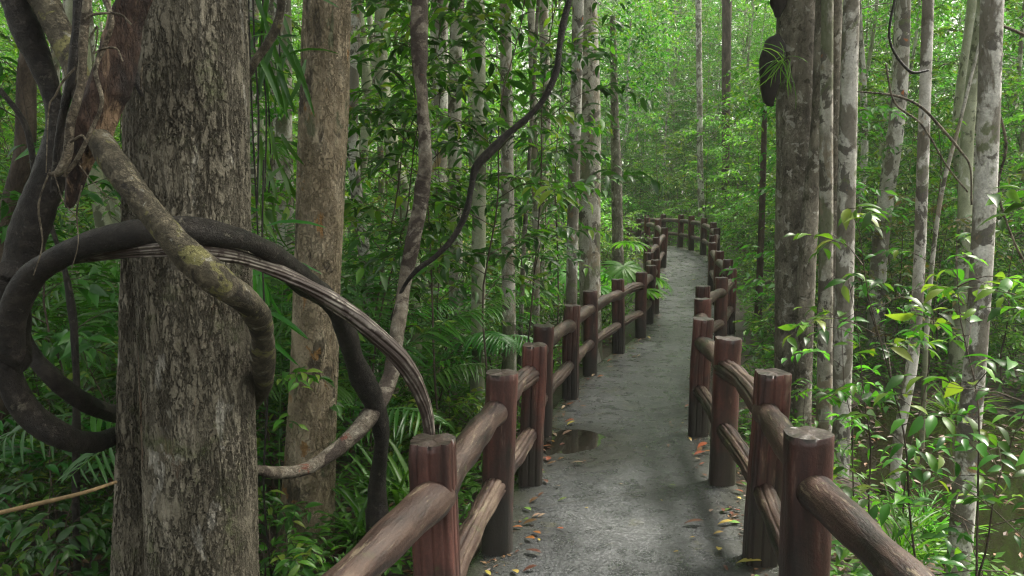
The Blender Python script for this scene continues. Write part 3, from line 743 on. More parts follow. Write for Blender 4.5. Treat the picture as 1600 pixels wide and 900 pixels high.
px_tree('tree', 'greenish pale trunk rising behind the nearest left posts', 'tree',
        [(747, -20), (749, 200), (748, 400), (746, 600)], 7.6, [20, 21, 22, 24], 'bark_palegreen', 11, cr_small, ns=32, n=140)
px_tree('tree', 'whitish trunk standing just behind the third post of the left railing', 'tree',
        [(789, -20), (792, 200), (794, 400), (797, 620)], 8.0, [18, 19, 21, 23], 'bark_pale', 11, cr_small, ns=28, n=140)
px_tree('tree', 'thin grey trunk just right of the whitish trunk by the third left post', 'tree',
        [(829, -20), (834, 200), (838, 350), (837, 540)], 10.0, [11, 12, 12, 12], 'bark_pale', 11, cr_small, ns=18, n=100)
px_tree('tree', 'very thin stem slanting behind the left railing', 'tree',
        [(828, 230), (824, 300), (818, 400), (812, 560)], 9.0, [6, 7, 8, 8], 'bark_grey', 8, None, ns=12, n=80)
px_tree('tree', 'dark trunk beside the fan palm at the far left of the bend', 'tree',
        [(960, 150), (961, 200), (963, 260), (965, 380)], 18.0, [12, 14, 16, 18], 'bark_grey', 6.0, cr_small, ns=24, n=90)
px_tree('tree', 'thin straight white trunk rising beyond the bend of the walkway', 'tree',
        [(1091, -20), (1093, 150), (1094, 250), (1096, 340)], 28.0, [9, 9, 9, 11], 'bark_white', 17, cr_small, ns=14, n=90)
px_tree('tree', 'reddish brown double trunk high beyond the bend of the walkway', 'tree',
        [(1136, -20), (1135, 100), (1134, 230), (1133, 330)], 30.0, [15, 14, 12, 12], 'bark_brown', 17, cr_small, ns=16, n=90)
px_tree('tree', 'slender dark sapling trunk left of the stout grey trunk with the nest', 'tree',
        [(1195, 160), (1193, 240), (1190, 350), (1187, 430)], 13.0, [7, 9, 10, 11], 'bark_brown', 4.2, cr_tiny, ns=14, n=80)
px_tree('tree', 'dark crooked trunk at the far left behind the vines', 'tree',
        [(55, -20), (42, 120), (38, 240), (14, 330), (4, 420)], 5.6, [24, 26, 28, 26, 30], 'bark_brown', 8, cr_shade, ns=24, n=120)
px_tree('tree', 'white mottled trunk seen between the massive tree and the tan tree', 'tree',
        [(442, 60), (443, 200), (446, 340), (447, 480)], 9.0, [26, 26, 26, 28], 'bark_pale', 10, cr_small, ns=28, n=120)
# leaning dry stick on the right
d_ = 5.6; base_ = at(1449, 500, d_); st = np.array([at(1531, 66, d_), at(1500, 190, d_), at(1468, 320, d_), at(1449, 500, d_), at(1440, 700, d_)])
px = thing('leaning_cane', 'bare tan cane leaning between the slim bright trunk and the nearest white trunk', 'cane', st[-1])
link('stem', mesh('stem', *tube(st - st[-1], [.009, .012, .015, .017, .02], 12, n=60), M['bark_pale']), px)

# termite nest on the stout grey trunk, with its hanging grassy fern
p0 = at(1209, 105, 7.45); rng = np.random.default_rng(5)
V, fs = tube([(0, 0, -.36), (-.03, 0, -.28), (-.03, -.02, 0), (0, 0, .2), (.03, 0, .30)], [.02, .07, .12, .10, .02], 40, lambda TH, S, V: 1 + .12 * N1(V, 9) + .07 * N2(V, 30), n=40)
tag(link('termite_nest', mesh('termite_nest', V, fs, M['termite']), None, p0), 'black lumpy termite nest stuck on the stout grey trunk', 'nest')
V, fs = tube([(0, 0, -.14), (0, 0, 0), (.02, 0, .12)], [.03, .085, .03], 30, lambda TH, S, V: 1 + .15 * N1(V, 11) + .07 * N2(V, 30), n=24)
tag(link('termite_nest', mesh('termite_nest', V, fs, M['termite']), None, at(1216, 2, 7.45)), 'small black termite lump above the larger nest on the stout grey trunk', 'nest')
for k, (x, y, dd, lab) in enumerate([(1222, 95, 7.2, 'bright hanging grassy fern growing over the black termite nest')]):
    rng = np.random.default_rng(30 + k); n = 24; a = rng.uniform(2.0, 5.6, n)
    D = np.column_stack([np.cos(a), np.sin(a) * .6 - .2, rng.uniform(-1.6, .7, n)])
    me = mesh('blades', *leaves(rng.normal(size=(n, 3)) * .03, D, rng.normal(size=(n, 3)) * .4 + [0, -.4, 1], rng.uniform(.2, .42, n), .012, 'strap'), M['leaf_bright'])
    t = thing('hanging_fern', lab, 'fern', at(x, y, dd)); link('blades', me, t)

# ------------------------------------------------------------------ vines
def vine(name, label, pts, mat, ns=24, n=120, rough=.05, flute=0, cat='vine', extra=None, ring=False):
    """pts: (picture x, y, metres away, width in picture pixels)"""
    W = np.array([at(x, y, d) for x, y, d, w_ in pts]); r = np.array([w_ / 2 * d / F for x, y, d, w_ in pts]); nz = Noise(len(label))
    if n > 80:
        q = crom(np.column_stack([W, r]), 70); W, r = q[:, :3], q[:, 3]; o_ = np.arange(70)[:, None]
        W = W + np.stack([nz(W, 5), Noise(7)(W, 5), Noise(8)(W, 5)], -1) * r[:, None] * .38; r = r * (1 + .13 * Noise(9)(W, 11)); W[0], W[-1] = q[0, :3], q[-1, :3]
    b = W[np.argmin(W[:, 2])].copy()
    def shp(TH, S, V):
        f = 1 + rough * 1.2 * nz(V, 8) + rough * .8 * nz(V, 30) + rough * .35 * nz(V, 95)
        f = f * (1 + .07 * np.cos(2 * (TH + S * 1.7 + nz(V, 2))))
        if ring: f = f * (1 + .16 * np.cos(2 * (TH + S * 2.2)))
        if flute: f = f * (1 - .16 * np.abs(np.sin(.5 * (flute * TH + 3 * S))) ** .5 + .08)
        return f
    V, fs = tube(W - b, r, ns, shp, n=n)
    me = mesh('stem', V, fs, M[mat])
    if ring:
        m = (len(V) - 2) // ns; i = np.arange(m * ns)
        th_ = (i % ns) / ns * 2 * math.pi + (i // ns) * .015
        A_ = np.zeros((len(V), 3), np.float32); A_[:m * ns, 0] = np.abs(th_ % (2 * math.pi) - math.pi) / 1.0; A_[:m * ns, 1] = (i // ns) * .012
        at_ = me.attributes.new('ring', 'FLOAT_VECTOR', 'POINT'); at_.data.foreach_set('vector', A_.ravel())
    t = thing(name, label, cat, b); link('stem', me, t)
    for nm, mt, q in (extra or []):
        Q = np.array([at(x, y, d) for x, y, d, w_ in q]); rq = np.array([w_ / 2 * d / F for x, y, d, w_ in q])
        V, fs = tube(Q - b, rq, 8, None, n=40); link(nm, mesh(nm, V, fs, M[mt]), t)
    return t
vine('vine', 'thick dark vine arching over the massive tree and down beside the tan tree',
     [(12, 560, 2.75, 40), (8, 500, 2.72, 42), (35, 440, 2.7, 40), (85, 405, 2.68, 38), (150, 378, 2.66, 38), (230, 362, 2.64, 37), (320, 362, 2.68, 36), (400, 385, 2.9, 36), (465, 428, 3.3, 36), (520, 480, 3.8, 34), (556, 545, 4.1, 32), (582, 620, 4.3, 30), (592, 690, 4.4, 28), (592, 760, 4.5, 28), (590, 840, 4.5, 30)], 'liana_dark', 32, 260)
vine('vine', 'thick mossy vine crossing diagonally in front of the massive tree and curling round its side',
     [(62, -10, 2.9, 34), (105, 90, 2.8, 34), (145, 190, 2.65, 36), (190, 262, 2.5, 42), (240, 330, 2.45, 44), (285, 390, 2.45, 44), (335, 440, 2.5, 44), (378, 475, 2.62, 42), (404, 520, 2.85, 40), (410, 565, 3.12, 36), (402, 612, 3.42, 28), (370, 660, 3.68, 22), (320, 690, 3.72, 18)], 'liana_mossy', 32, 240, .07)
vine('vine', 'striped ribbed vine running above the dark arch and down behind the nearest left post',
     [(30, 440, 2.85, 22.4), (80, 412, 2.8, 20.6), (160, 398, 2.72, 18.9), (250, 390, 2.62, 18.9), (340, 396, 2.72, 20.6), (410, 415, 2.95, 24.1), (470, 440, 3.1, 27.5), (530, 475, 3.2, 29.2), (585, 520, 3.25, 27.5), (628, 565, 3.3, 24.1), (655, 615, 3.35, 20.6), (668, 665, 3.4, 18.9), (672, 740, 3.5, 17.2)], 'liana_striped', 40, 260, .04, flute=7, ring=True)
vine('vine', 'dark vine looping low from the left edge into the massive tree',
     [(18, 420, 2.8, 34), (2, 500, 2.8, 38), (18, 580, 2.8, 38), (52, 638, 2.85, 37), (105, 675, 2.9, 36), (150, 690, 3.15, 34), (190, 684, 3.45, 28), (230, 676, 3.6, 22)], 'liana_dark', 28, 160)
vine('vine', 'thinner dark vine curving inside the low loop behind it',
     [(30, 500, 3.1, 20), (50, 545, 3.1, 24), (90, 592, 3.1, 27), (140, 632, 3.25, 28), (185, 655, 3.5, 26), (225, 662, 3.65, 20)], 'liana_dark', 28, 120, flute=5)
vine('vine', 'heavy dark vine stem leaning up the left edge of the picture',
     [(15, 560, 2.9, 54), (15, 470, 2.9, 50), (28, 400, 2.9, 48), (55, 330, 2.9, 46), (82, 260, 2.9, 46), (92, 200, 2.9, 42), (75, 120, 2.9, 40), (48, 50, 2.9, 38), (22, -20, 2.9, 34)], 'liana_dark', 32, 200, .09)
vine('broken_log', 'reddish torn log wedged upright between the dark vines left of the massive tree',
     [(208, -20, 2.62, 58), (190, 60, 2.62, 58), (170, 140, 2.62, 60), (148, 200, 2.62, 58), (128, 250, 2.62, 44), (118, 290, 2.62, 26), (108, 322, 2.62, 12)], 'log_red', 48, 200, .09, flute=6, cat='log')
vine('vine', 'pale knotted vine with hanging rootlets in front of the reddish log',
     [(138, -20, 2.45, 11.5), (131, 60, 2.45, 12.2), (128, 130, 2.45, 10.8), (112, 190, 2.45, 10.1), (107, 240, 2.45, 10.8), (92, 268, 2.45, 8.6), (76, 272, 2.45, 3.6)], 'root_pale', 20, 140, .12,
     extra=[('rootlet', 'root_pale', [(118, 105, 2.42, 3.6), (98, 128, 2.42, 3.6), (86, 150, 2.42, 2.9), (76, 172, 2.42, 2.2), (72, 270, 2.42, 1.4)]),
            ('rootlet', 'root_pale', [(132, 30, 2.42, 4.3), (150, 22, 2.42, 4.3), (186, 22, 2.42, 3.6), (205, 38, 2.42, 2.9)]),
            ('rootlet', 'root_pale', [(146, 84, 2.42, 2.9), (162, 76, 2.42, 3.6), (182, 76, 2.42, 2.9), (192, 96, 2.42, 2.2)]),
            ('rootlet', 'root_pale', [(110, 222, 2.42, 4.3), (128, 212, 2.42, 3.6), (136, 224, 2.42, 2.9)]),
            ('rootlet', 'root_pale', [(84, 270, 2.42, 2.2), (100, 315, 2.42, 1.8), (125, 345, 2.42, 1.4)]),
            ('rootlet', 'root_pale', [(124, 258, 2.42, 2.2), (150, 290, 2.42, 1.8), (190, 325, 2.42, 1.4), (226, 348, 2.42, 1.2)]),
            ('rootlet', 'root_pale', [(140, 60, 2.42, 2.9), (152, 42, 2.42, 2.9), (150, 70, 2.42, 2.2), (146, 84, 2.42, 2.2)])])
for k, (q, lab) in enumerate([([(120, -10, 2.7, 14), (118, 60, 2.7, 13), (110, 130, 2.7, 12), (96, 200, 2.75, 12), (84, 300, 2.8, 10)], 'dark thin vine running down behind the pale knotted vine'),
        ([(160, -10, 2.6, 7), (176, 30, 2.5, 6), (165, 70, 2.5, 6), (150, 110, 2.48, 5), (160, 160, 2.48, 5), (140, 210, 2.48, 5), (120, 250, 2.48, 6), (100, 275, 2.46, 5)], 'crooked pale rootlet wound down the reddish torn log'),
        ([(128, 290, 2.5, 3), (120, 330, 2.5, 3), (122, 380, 2.5, 2), (112, 420, 2.5, 2)], 'hanging rootlet below the tip of the reddish torn log'),
        ([(78, 265, 2.5, 3), (60, 320, 2.5, 3), (66, 380, 2.5, 2.4), (52, 430, 2.5, 2)], 'hanging rootlet left of the tip of the reddish torn log'),
        ([(0, 140, 4.2, 8), (40, 200, 4.2, 9), (60, 300, 4.2, 9), (100, 420, 4.2, 10), (116, 560, 4.2, 11), (118, 760, 4.3, 12), (120, 900, 4.3, 14)], 'slim dark stem standing behind the loops at the left edge')]):
    vine('vine', lab, q, 'root_pale' if k in (1, 2, 3) else 'liana_dark', 12, 90, .14)
vine('vine', 'dark stub of vine with curled rootlets against the top of the massive tree',
     [(196, 80, 2.8, 14), (208, 110, 2.8, 12), (219, 140, 2.8, 8), (222, 150, 2.8, 4)], 'liana_dark', 14, 50, .1,
     extra=[('rootlet', 'root_pale', [(220, 140, 2.76, 3), (222, 105, 2.76, 3), (230, 97, 2.76, 3)])])
vine('vine', 'crooked blotchy vine stem rising steeply from a low curve right of the tan tree',
     [(652, -20, 4.7, 22), (655, 80, 4.7, 23), (660, 180, 4.7, 21), (660, 270, 4.7, 20), (648, 360, 4.7, 22), (634, 440, 4.7, 23), (622, 520, 4.6, 22), (608, 590, 4.5, 28), (578, 645, 4.3, 30), (535, 692, 4.1, 26), (480, 728, 3.9, 22), (430, 738, 3.7, 18), (395, 734, 3.5, 14)], 'liana_blotch', 28, 260, .07)
vine('vine', 'thin dark vine sweeping in an S curve above the left railing',
     [(897, -20, 4.6, 8), (884, 20, 4.6, 9), (875, 60, 4.6, 10), (868, 110, 4.6, 10), (848, 155, 4.6, 10), (822, 185, 4.6, 11), (790, 212, 4.6, 12), (764, 238, 4.6, 16), (742, 262, 4.6, 14), (736, 290, 4.6, 10), (728, 332, 4.6, 10), (708, 372, 4.6, 9), (680, 402, 4.6, 8), (650, 425, 4.6, 9), (628, 455, 4.65, 8), (612, 500, 4.7, 6)], 'liana_dark', 18, 200, .1)
vine('vine', 'thin grey vine hanging behind the right side of the massive tree',
     [(440, -10, 4.2, 12), (436, 30, 4.2, 12), (420, 65, 4.2, 12), (396, 100, 4.2, 13), (378, 135, 4.2, 12)], 'liana_mossy', 16, 70, .08)
for k, (q, lab) in enumerate([([(1340, 143, 5.6, 3), (1400, 150, 5.5, 4), (1440, 168, 5.4, 4), (1475, 205, 5.4, 4), (1500, 235, 5.4, 4), (1516, 262, 5.4, 3), (1518, 320, 5.4, 3)], 'thin pale twig crossing from the orange patched trunk to the mottled trunk'),
                   ([(1384, 100, 5.2, 3), (1398, 160, 5.2, 3), (1440, 195, 5.2, 3), (1480, 260, 5.2, 3), (1512, 300, 5.2, 3)], 'thin pale twig drooping below the slim bright trunk top'),
                   ([(1565, 40, 4.6, 5), (1590, 50, 4.6, 5), (1610, 60, 4.6, 5)], 'bare pale twig arching at the top right edge'),
                   ([(1560, 170, 4.8, 4), (1572, 230, 4.8, 4), (1560, 300, 4.8, 4), (1590, 390, 4.8, 4), (1620, 430, 4.8, 5)], 'bare curling twig right of the bright mottled trunk'),
                   ([(1402, -20, 5.0, 4), (1390, 60, 5.0, 4), (1420, 110, 5.0, 5), (1450, 110, 5.0, 4)], 'dark thin twig near the top right behind the leaves'),
                   ([(412, 250, 4.0, 3), (410, 400, 4.0, 3), (418, 600, 4.0, 4), (412, 760, 4.0, 3), (424, 900, 4.0, 3)], 'thin dangling vine between the massive tree and the tan tree'),
                   ([(395, -10, 4.4, 3), (398, 80, 4.4, 3), (404, 180, 4.4, 3), (402, 320, 4.4, 3)], 'thin dark aerial root hanging beside the massive tree'),
                   ([(411, -10, 4.5, 3), (409, 90, 4.5, 3), (416, 170, 4.5, 3), (414, 300, 4.5, 2)], 'thin aerial root hanging between the other one and the tan tree')]):
    vine('vine', lab, q, 'root_pale' if k in (0, 1, 2, 3) else 'liana_dark', 8, 60, .05)
vine('dry_stalk', 'dry tan stalk lying across the lower left corner', [(-20, 806, 2.5, 7), (60, 787, 2.55, 7), (130, 770, 2.6, 6), (182, 753, 2.7, 5)], 'dry_stalk', 10, 30, .03, cat='stalk')

for k, (x, y, dd, n_, lab) in enumerate([(432, 60, 4.6, 30, 'cluster of hanging strap leaves high between the massive tree and the tan tree'), (418, 250, 4.8, 22, 'cluster of hanging strap leaves beside the tan tree at mid height'), (400, 430, 4.4, 24, 'cluster of strap leaves at the shoulder of the dark arch')]):
    rng = np.random.default_rng(90 + k); a = rng.uniform(0, 6.28, n_)
    D = np.column_stack([np.cos(a) * .8, np.sin(a) * .5 - .2, rng.uniform(-2.2, .3, n_)])
    o0 = at(x, y, dd); me = mesh('blades', *leaves(rng.normal(size=(n_, 3)) * [.07, .1, .16], D, rng.normal(size=(n_, 3)) * .4 + [0, -.7, .8], rng.uniform(.2, .42, n_), .03, 'strap'), M['leaf_palm'])
    t = thing('hanging_fern', lab, 'fern', o0); link('blades', me, t)
    link('stem', mesh('stem', *tube([(0, 0, -.2), (.02, 0, .1), (.0, .05, 1.5), (.05, .1, 4.5)], .005, 5, n=20), M['liana_dark']), t)
# ------------------------------------------------------------------ undergrowth prototypes
P_sap = [make_sapling(1, 2.0, .75, 10, 5, 8, .13, .052, 'leaf_mid'), make_sapling(2, 3.2, .9, 14, 5, 8, .15, .055, 'leaf_mid'),
         make_sapling(3, 2.4, .8, 12, 5, 8, .12, .05, 'leaf_old'), make_sapling(4, 1.3, .6, 8, 5, 7, .12, .05, 'leaf_bright', stems=2),
         make_sapling(5, 4.2, 1.0, 18, 5, 8, .15, .055, 'leaf_mid', low=.1), make_sapling(6, .9, .5, 6, 4, 6, .13, .045, 'leaf_mid', stems=3),
         make_sapling(7, 3.6, 1.0, 14, 6, 8, .15, .055, 'leaf_bright')]
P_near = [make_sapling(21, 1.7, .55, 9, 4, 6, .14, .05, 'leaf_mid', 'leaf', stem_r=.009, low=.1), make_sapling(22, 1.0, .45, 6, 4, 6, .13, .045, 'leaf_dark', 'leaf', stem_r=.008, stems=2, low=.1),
          make_sapling(23, .55, .35, 5, 4, 6, .12, .04, 'leaf_mid', 'leaf', stem_r=.006, stems=3, low=.1)]
P_palm = [make_palm(31, 8, 1.5, 26, .38, .03), make_palm(32, 7, 1.1, 20, .3, .028), make_palm(33, 9, 2.2, 30, .42, .034, up=1.3), make_palm(34, 8, 2.6, 30, .45, .036, up=1.6)]
P_fan = [make_fan(41, 9, .45, stalk=1.35, mat='leaf_bright')]
P_tuft = [make_tuft(51, 60, .55, .018, 'leaf_bright'), make_tuft(52, 34, .5, .035, 'leaf_palm')]
def plant(proto, name, label, cat, loc, rz, sc, group, parts=('stem', 'foliage')):
    t = thing(name, label, cat, loc, rz, group, sc)
    if isinstance(proto, tuple):
        for nm, me in zip(parts, proto): link(nm, me, t)
    else: link('blades', proto, t)
    return t
rs = np.random.default_rng(77)
def ground_pt(x, d): 
    X = (x - 800) / F * d / .985; return np.array([X, d, float(gzi(np.array(X), np.array(d)))])

# bands of undergrowth: (x0, x1, d0, d1, count, protos, group, label)
placed = []
def band(x0, x1, d0, d1, cnt, protos, name, cat, group, label, smin=.8, smax=1.2, sep=.45, margin=.5, parts=('stem', 'foliage'), maxtop=None):
    k = 0; tries = 0
    while k < cnt and tries < cnt * 40:
        tries += 1
        d = math.sqrt(rs.uniform(d0 ** 2, d1 ** 2)); x = rs.uniform(x0, x1); p = ground_pt(x, d)
        pi = protos[rs.integers(len(protos))]; 
        if pathdist(p[0], p[1]) < margin: continue
        if p[2] < -.6 and p[0] > 1.5 and p[1] < 11: continue
        if 430 < x < 720 and d < 6.3 and 'palm' not in name: continue
        if any((p[0] - q[0]) ** 2 + (p[1] - q[1]) ** 2 < sep ** 2 for q in placed[-400:]): continue
        placed.append(p); k += 1
        plant(pi, name, label, cat, p, rs.uniform(0, 6.28), rs.uniform(smin, smax), group, parts)
tall, mid_, low_ = [P_sap[1], P_sap[4], P_sap[6]], [P_sap[0], P_sap[2]], [P_sap[3], P_sap[5]]
band(-120, 900, 7.5, 13, 34, tall + mid_, 'sapling', 'sapling', 'leafy saplings left of the walkway', 'leafy green sapling in the thicket left of the walkway', sep=.6, margin=.9)
band(-200, 930, 13, 24, 60, tall, 'sapling', 'sapling', 'saplings deeper in the forest left of the walkway', 'green sapling deeper in the forest left of the walkway', 1.0, 1.6, .8, 1.1)
band(1160, 1800, 9, 16, 40, tall + mid_, 'sapling', 'sapling', 'leafy saplings right of the walkway', 'leafy green sapling in the forest right of the walkway', .8, 1.2, .6, .9)
band(1130, 1800, 16, 28, 56, tall, 'sapling', 'sapling', 'saplings deeper in the forest right of the walkway', 'green sapling deeper in the forest right of the walkway', 1.0, 1.7, .8, 1.1)
band(900, 1260, 27, 38, 60, [P_sap[1], P_sap[6], P_sap[0]], 'sapling', 'sapling', 'saplings beyond the bend', 'bright green sapling beyond the bend of the walkway', 1.0, 1.6, .7, .9)
band(-100, 1000, 5.0, 14, 60, low_ + [P_near[2]], 'shrub', 'shrub', 'low shrubs left of the walkway', 'low leafy shrub on the ground left of the walkway', .7, 1.2, .35, .4)
band(1120, 1800, 7, 20, 60, low_ + [P_near[2]], 'shrub', 'shrub', 'low shrubs right of the walkway', 'low leafy shrub on the ground right of the walkway', .7, 1.2, .35, .35)
band(900, 1260, 17, 34, 40, low_, 'shrub', 'shrub', 'low shrubs around the bend', 'low bright shrub around the bend of the walkway', .8, 1.4, .4, .35)
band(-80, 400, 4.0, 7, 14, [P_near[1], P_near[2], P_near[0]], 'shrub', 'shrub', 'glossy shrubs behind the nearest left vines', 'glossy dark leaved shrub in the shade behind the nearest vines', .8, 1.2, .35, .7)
band(380, 860, 6.5, 14, 12, P_palm, 'palm', 'palm', 'feathery palms left of the walkway', 'feathery young palm left of the walkway', .7, 1.0, .7, 1.7, ('rachis', 'foliage'))
band(-80, 400, 4.2, 10, 14, P_palm, 'palm', 'palm', 'feathery palms behind the massive tree', 'feathery young palm in the shade behind the massive tree', .8, 1.3, .8, .9, ('rachis', 'foliage'))
band(1180, 1800, 9, 20, 12, P_palm, 'palm', 'palm', 'feathery palms right of the walkway', 'feathery young palm in the forest right of the walkway', .7, 1.0, .8, 2.0, ('rachis', 'foliage'))
for (x, d, s, rz, lab) in [(950, 13.2, 1.0, .4, 'fan palm with pale green pleated leaves beside the left railing near the bend'), (868, 12.0, .9, 2.2, 'low fan palm left of the thick pale flaking trunk')]:
    p = ground_pt(x, d); plant(P_fan[0], 'fan_palm', lab, 'palm', p, rz, s, 'fan palms', ('stalks', 'fan_leaves'))
for (x, d, s, pi, lab) in [(425, 5.6, .85, 3, 'feathery palm with broad straps left of the tan tree'), (560, 7.0, .75, 3, 'feathery palm with broad straps right of the tan tree'), (470, 7.6, .9, 2, 'tall feathery palm behind the tan tree'),
                           (660, 8.2, .8, 3, 'feathery palm behind the crooked blotchy vine'), (725, 9.0, .7, 0, 'small feathery palm left of the greenish pale trunk'), (330, 6.6, .9, 3, 'feathery palm behind the massive furrowed tree')]:
    plant(P_palm[pi], 'palm', lab, 'palm', ground_pt(x, d), x * .7, s, 'feathery palms left of the walkway', ('rachis', 'foliage'))
for (x, d, s, pi, lab) in [(1432, 4.6, .9, 0, 'bright grassy tuft growing at the edge of the swamp'), (1470, 5.6, .8, 0, 'bright grassy tuft behind the one nearest the swamp edge'), (1500, 8.6, 1.0, 0, 'narrow leaved tuft on the far side of the swamp'),
                           (640, 5.2, 1.1, 1, 'broad bladed tuft behind the nearest left post'), (590, 5.6, 1.0, 1, 'broad bladed tuft at the foot of the dark arching vine'), (560, 4.9, .9, 1, 'broad bladed tuft right of the tan tree')]:
    plant(P_tuft[pi], 'grass_tuft', lab, 'grass tuft', ground_pt(x, d), x, s, 'grassy tufts')

# nearest leafy saplings on the right, leaves catching the light
for k, (x, d, h, sp, nb, lab, mat, seed) in enumerate([
    (1395, 3.9, 1.75, .42, 9, 'slim sapling just outside the nearest right rail', 'leaf_mid', 61),
    (1480, 3.5, 2.1, .5, 11, 'tall sapling in front of the slim bright trunk', 'leaf_mid', 62),
    (1580, 2.9, 2.0, .5, 12, 'glossy sapling filling the right edge of the picture', 'leaf_mid', 63),
    (1655, 2.8, 2.3, .6, 12, 'tall sapling mostly beyond the right edge of the picture', 'leaf_mid', 64),
    (1535, 3.3, 1.35, .45, 8, 'short dark leaved sapling below the bright mottled trunk', 'leaf_dark', 65),
    (1345, 5.2, 1.5, .4, 7, 'slim sapling behind the nearest right post', 'leaf_bright', 66),
    (1600, 3.6, 2.9, .6, 14, 'tall dark sapling behind the glossy one at the right edge', 'leaf_mid', 68),
    (1430, 5.0, 2.2, .55, 11, 'leafy sapling between the orange patched trunk and the slim bright trunk', 'leaf_mid', 69),
    (1262, 6.0, .8, .35, 5, 'small bright plant at the foot of the stout grey trunk', 'leaf_bright', 67)]):
    sp_ = make_sapling(seed, h, sp, nb, 2, 6, .115, .044, mat, 'leaf', stem_r=.007, low=.12)
    plant(sp_, 'sapling', lab, 'sapling', ground_pt(x, d), seed, 1.0, 'foreground saplings on the right')
# nearer leafy saplings on the left, hiding part of the thin trunks
for k, (x, d, h, sp, nb, lab, mat, seed) in enumerate([
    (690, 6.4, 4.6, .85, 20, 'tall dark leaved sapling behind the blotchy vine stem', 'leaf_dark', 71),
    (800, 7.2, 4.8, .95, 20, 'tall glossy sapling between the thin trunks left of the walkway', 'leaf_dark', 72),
    (575, 6.6, 4.4, .8, 18, 'tall glossy sapling right behind the tan tree', 'leaf_mid', 73),
    (860, 9.0, 5.0, 1.0, 16, 'broad leaved sapling before the thick pale flaking trunk', 'leaf_mid', 74),
    (420, 6.0, 4.2, .7, 16, 'leafy sapling in the gap left of the tan tree', 'leaf_mid', 75),
    (755, 6.0, 4.4, .8, 16, 'tall bright sapling leaning over the left railing posts', 'leaf_mid', 77),
    (120, 4.9, 3.4, .7, 15, 'dark sapling behind the broken log', 'leaf_dark', 76)]):
    sp_ = make_sapling(seed, h, sp, nb, 4, 7, .18, .062, mat, 'leaf', stem_r=.011, low=.3)
    plant(sp_, 'sapling', lab, 'sapling', ground_pt(x, d), seed, 1.0, 'nearer saplings on the left')

# ------------------------------------------------------------------ forest trees behind
specs = [('leaf_mid', 'bark_pale', .09), ('leaf_bright', 'bark_white', .10), ('leaf_bright', 'bark_pale', .07), ('leaf_mid', 'bark_palegreen', .08), ('leaf_bright', 'bark_white', .08)]
T_low = [make_tree(100 + i, 17, r, .1, 2.1, 60, 11, 9, .2, .09, lm, bk) for i, (lm, bk, r) in enumerate(specs)]
T_high = [make_tree(200 + i, 15, r, .45, 1.9, 22, 9, 9, .17, .075, lm, bk) for i, (lm, bk, r) in enumerate(specs)]
tplaced = []
def trees(x0, x1, d0, d1, cnt, protos, group, label, sep=1.2, smin=.85, smax=1.2, margin=1.2, avoid=None):
    k = tries = 0
    while k < cnt and tries < cnt * 40:
        tries += 1
        d = math.sqrt(rs.uniform(d0 ** 2, d1 ** 2)); x = rs.uniform(x0, x1)
        if avoid and avoid[0] < x < avoid[1]: continue
        p = ground_pt(x, d)
        if pathdist(p[0], p[1]) < margin or any((p[0] - q[0]) ** 2 + (p[1] - q[1]) ** 2 < sep ** 2 for q in tplaced): continue
        tplaced.append(p); k += 1
        plant(protos[rs.integers(len(protos))], 'tree', label, 'tree', p, rs.uniform(0, 6.28), rs.uniform(smin, smax), group, ('trunk', 'crown'))
trees(-150, 900, 9, 17, 34, T_high, 'thin trees left of the walkway', 'thin straight tree in the stand left of the walkway', 1.0)
trees(-250, 930, 17, 34, 46, T_low + T_high, 'trees deep in the forest on the left', 'slender tree deep in the forest on the left', 1.5, .6, .85)
trees(1260, 1800, 9, 17, 13, T_high, 'thin trees right of the walkway', 'thin straight tree in the stand right of the walkway', 1.1)
trees(1200, 1900, 17, 34, 36, T_low + T_high, 'trees deep in the forest on the right', 'slender tree deep in the forest on the right', 1.5, .6, .85)
trees(900, 1240, 31, 44, 26, T_high + T_low, 'slender trees straight beyond the bend', 'slender tree straight beyond the bend of the walkway', 1.6, .62, .85, margin=2.0)
trees(850, 1280, 42, 60, 40, T_low, 'far trees beyond the bend', 'far leafy tree well beyond the bend of the walkway', 2.0, .8, 1.15)
trees(-300, 850, 36, 55, 36, T_low, 'far trees on the left', 'far leafy tree behind the thicket on the left', 2.0, .85, 1.2)
trees(1280, 1900, 36, 55, 24, T_low, 'far trees on the right', 'far leafy tree behind the thicket on the right', 2.0, .85, 1.2)

# far mass of forest that closes every view
def far_mass():
    rng = np.random.default_rng(9); n = 62000
    ang = rng.uniform(-.95, .95, n); rad = rng.uniform(60, 74, n)
    cl = (np.sin(ang * 31) + np.sin(ang * 13 + 2)) * 1.2
    z = rng.uniform(0, 1, n) * (23 + cl); P = np.column_stack([rad * np.sin(ang), rad * np.cos(ang), z + 1])
    P += rng.normal(size=P.shape) * .3
    D = rng.normal(size=P.shape); D[:, 2] = D[:, 2] * .5 - .3
    return mesh('far_forest', *leaves(P, D, rng.normal(size=P.shape) * .6 + [0, 0, 1], rng.uniform(.5, 1.0, n), rng.uniform(.26, .5, n)), M['leaf_bright'], smooth=False)
tag(link('far_forest', far_mass()), 'dense green forest mass closing the view far behind', 'forest', kind='stuff')

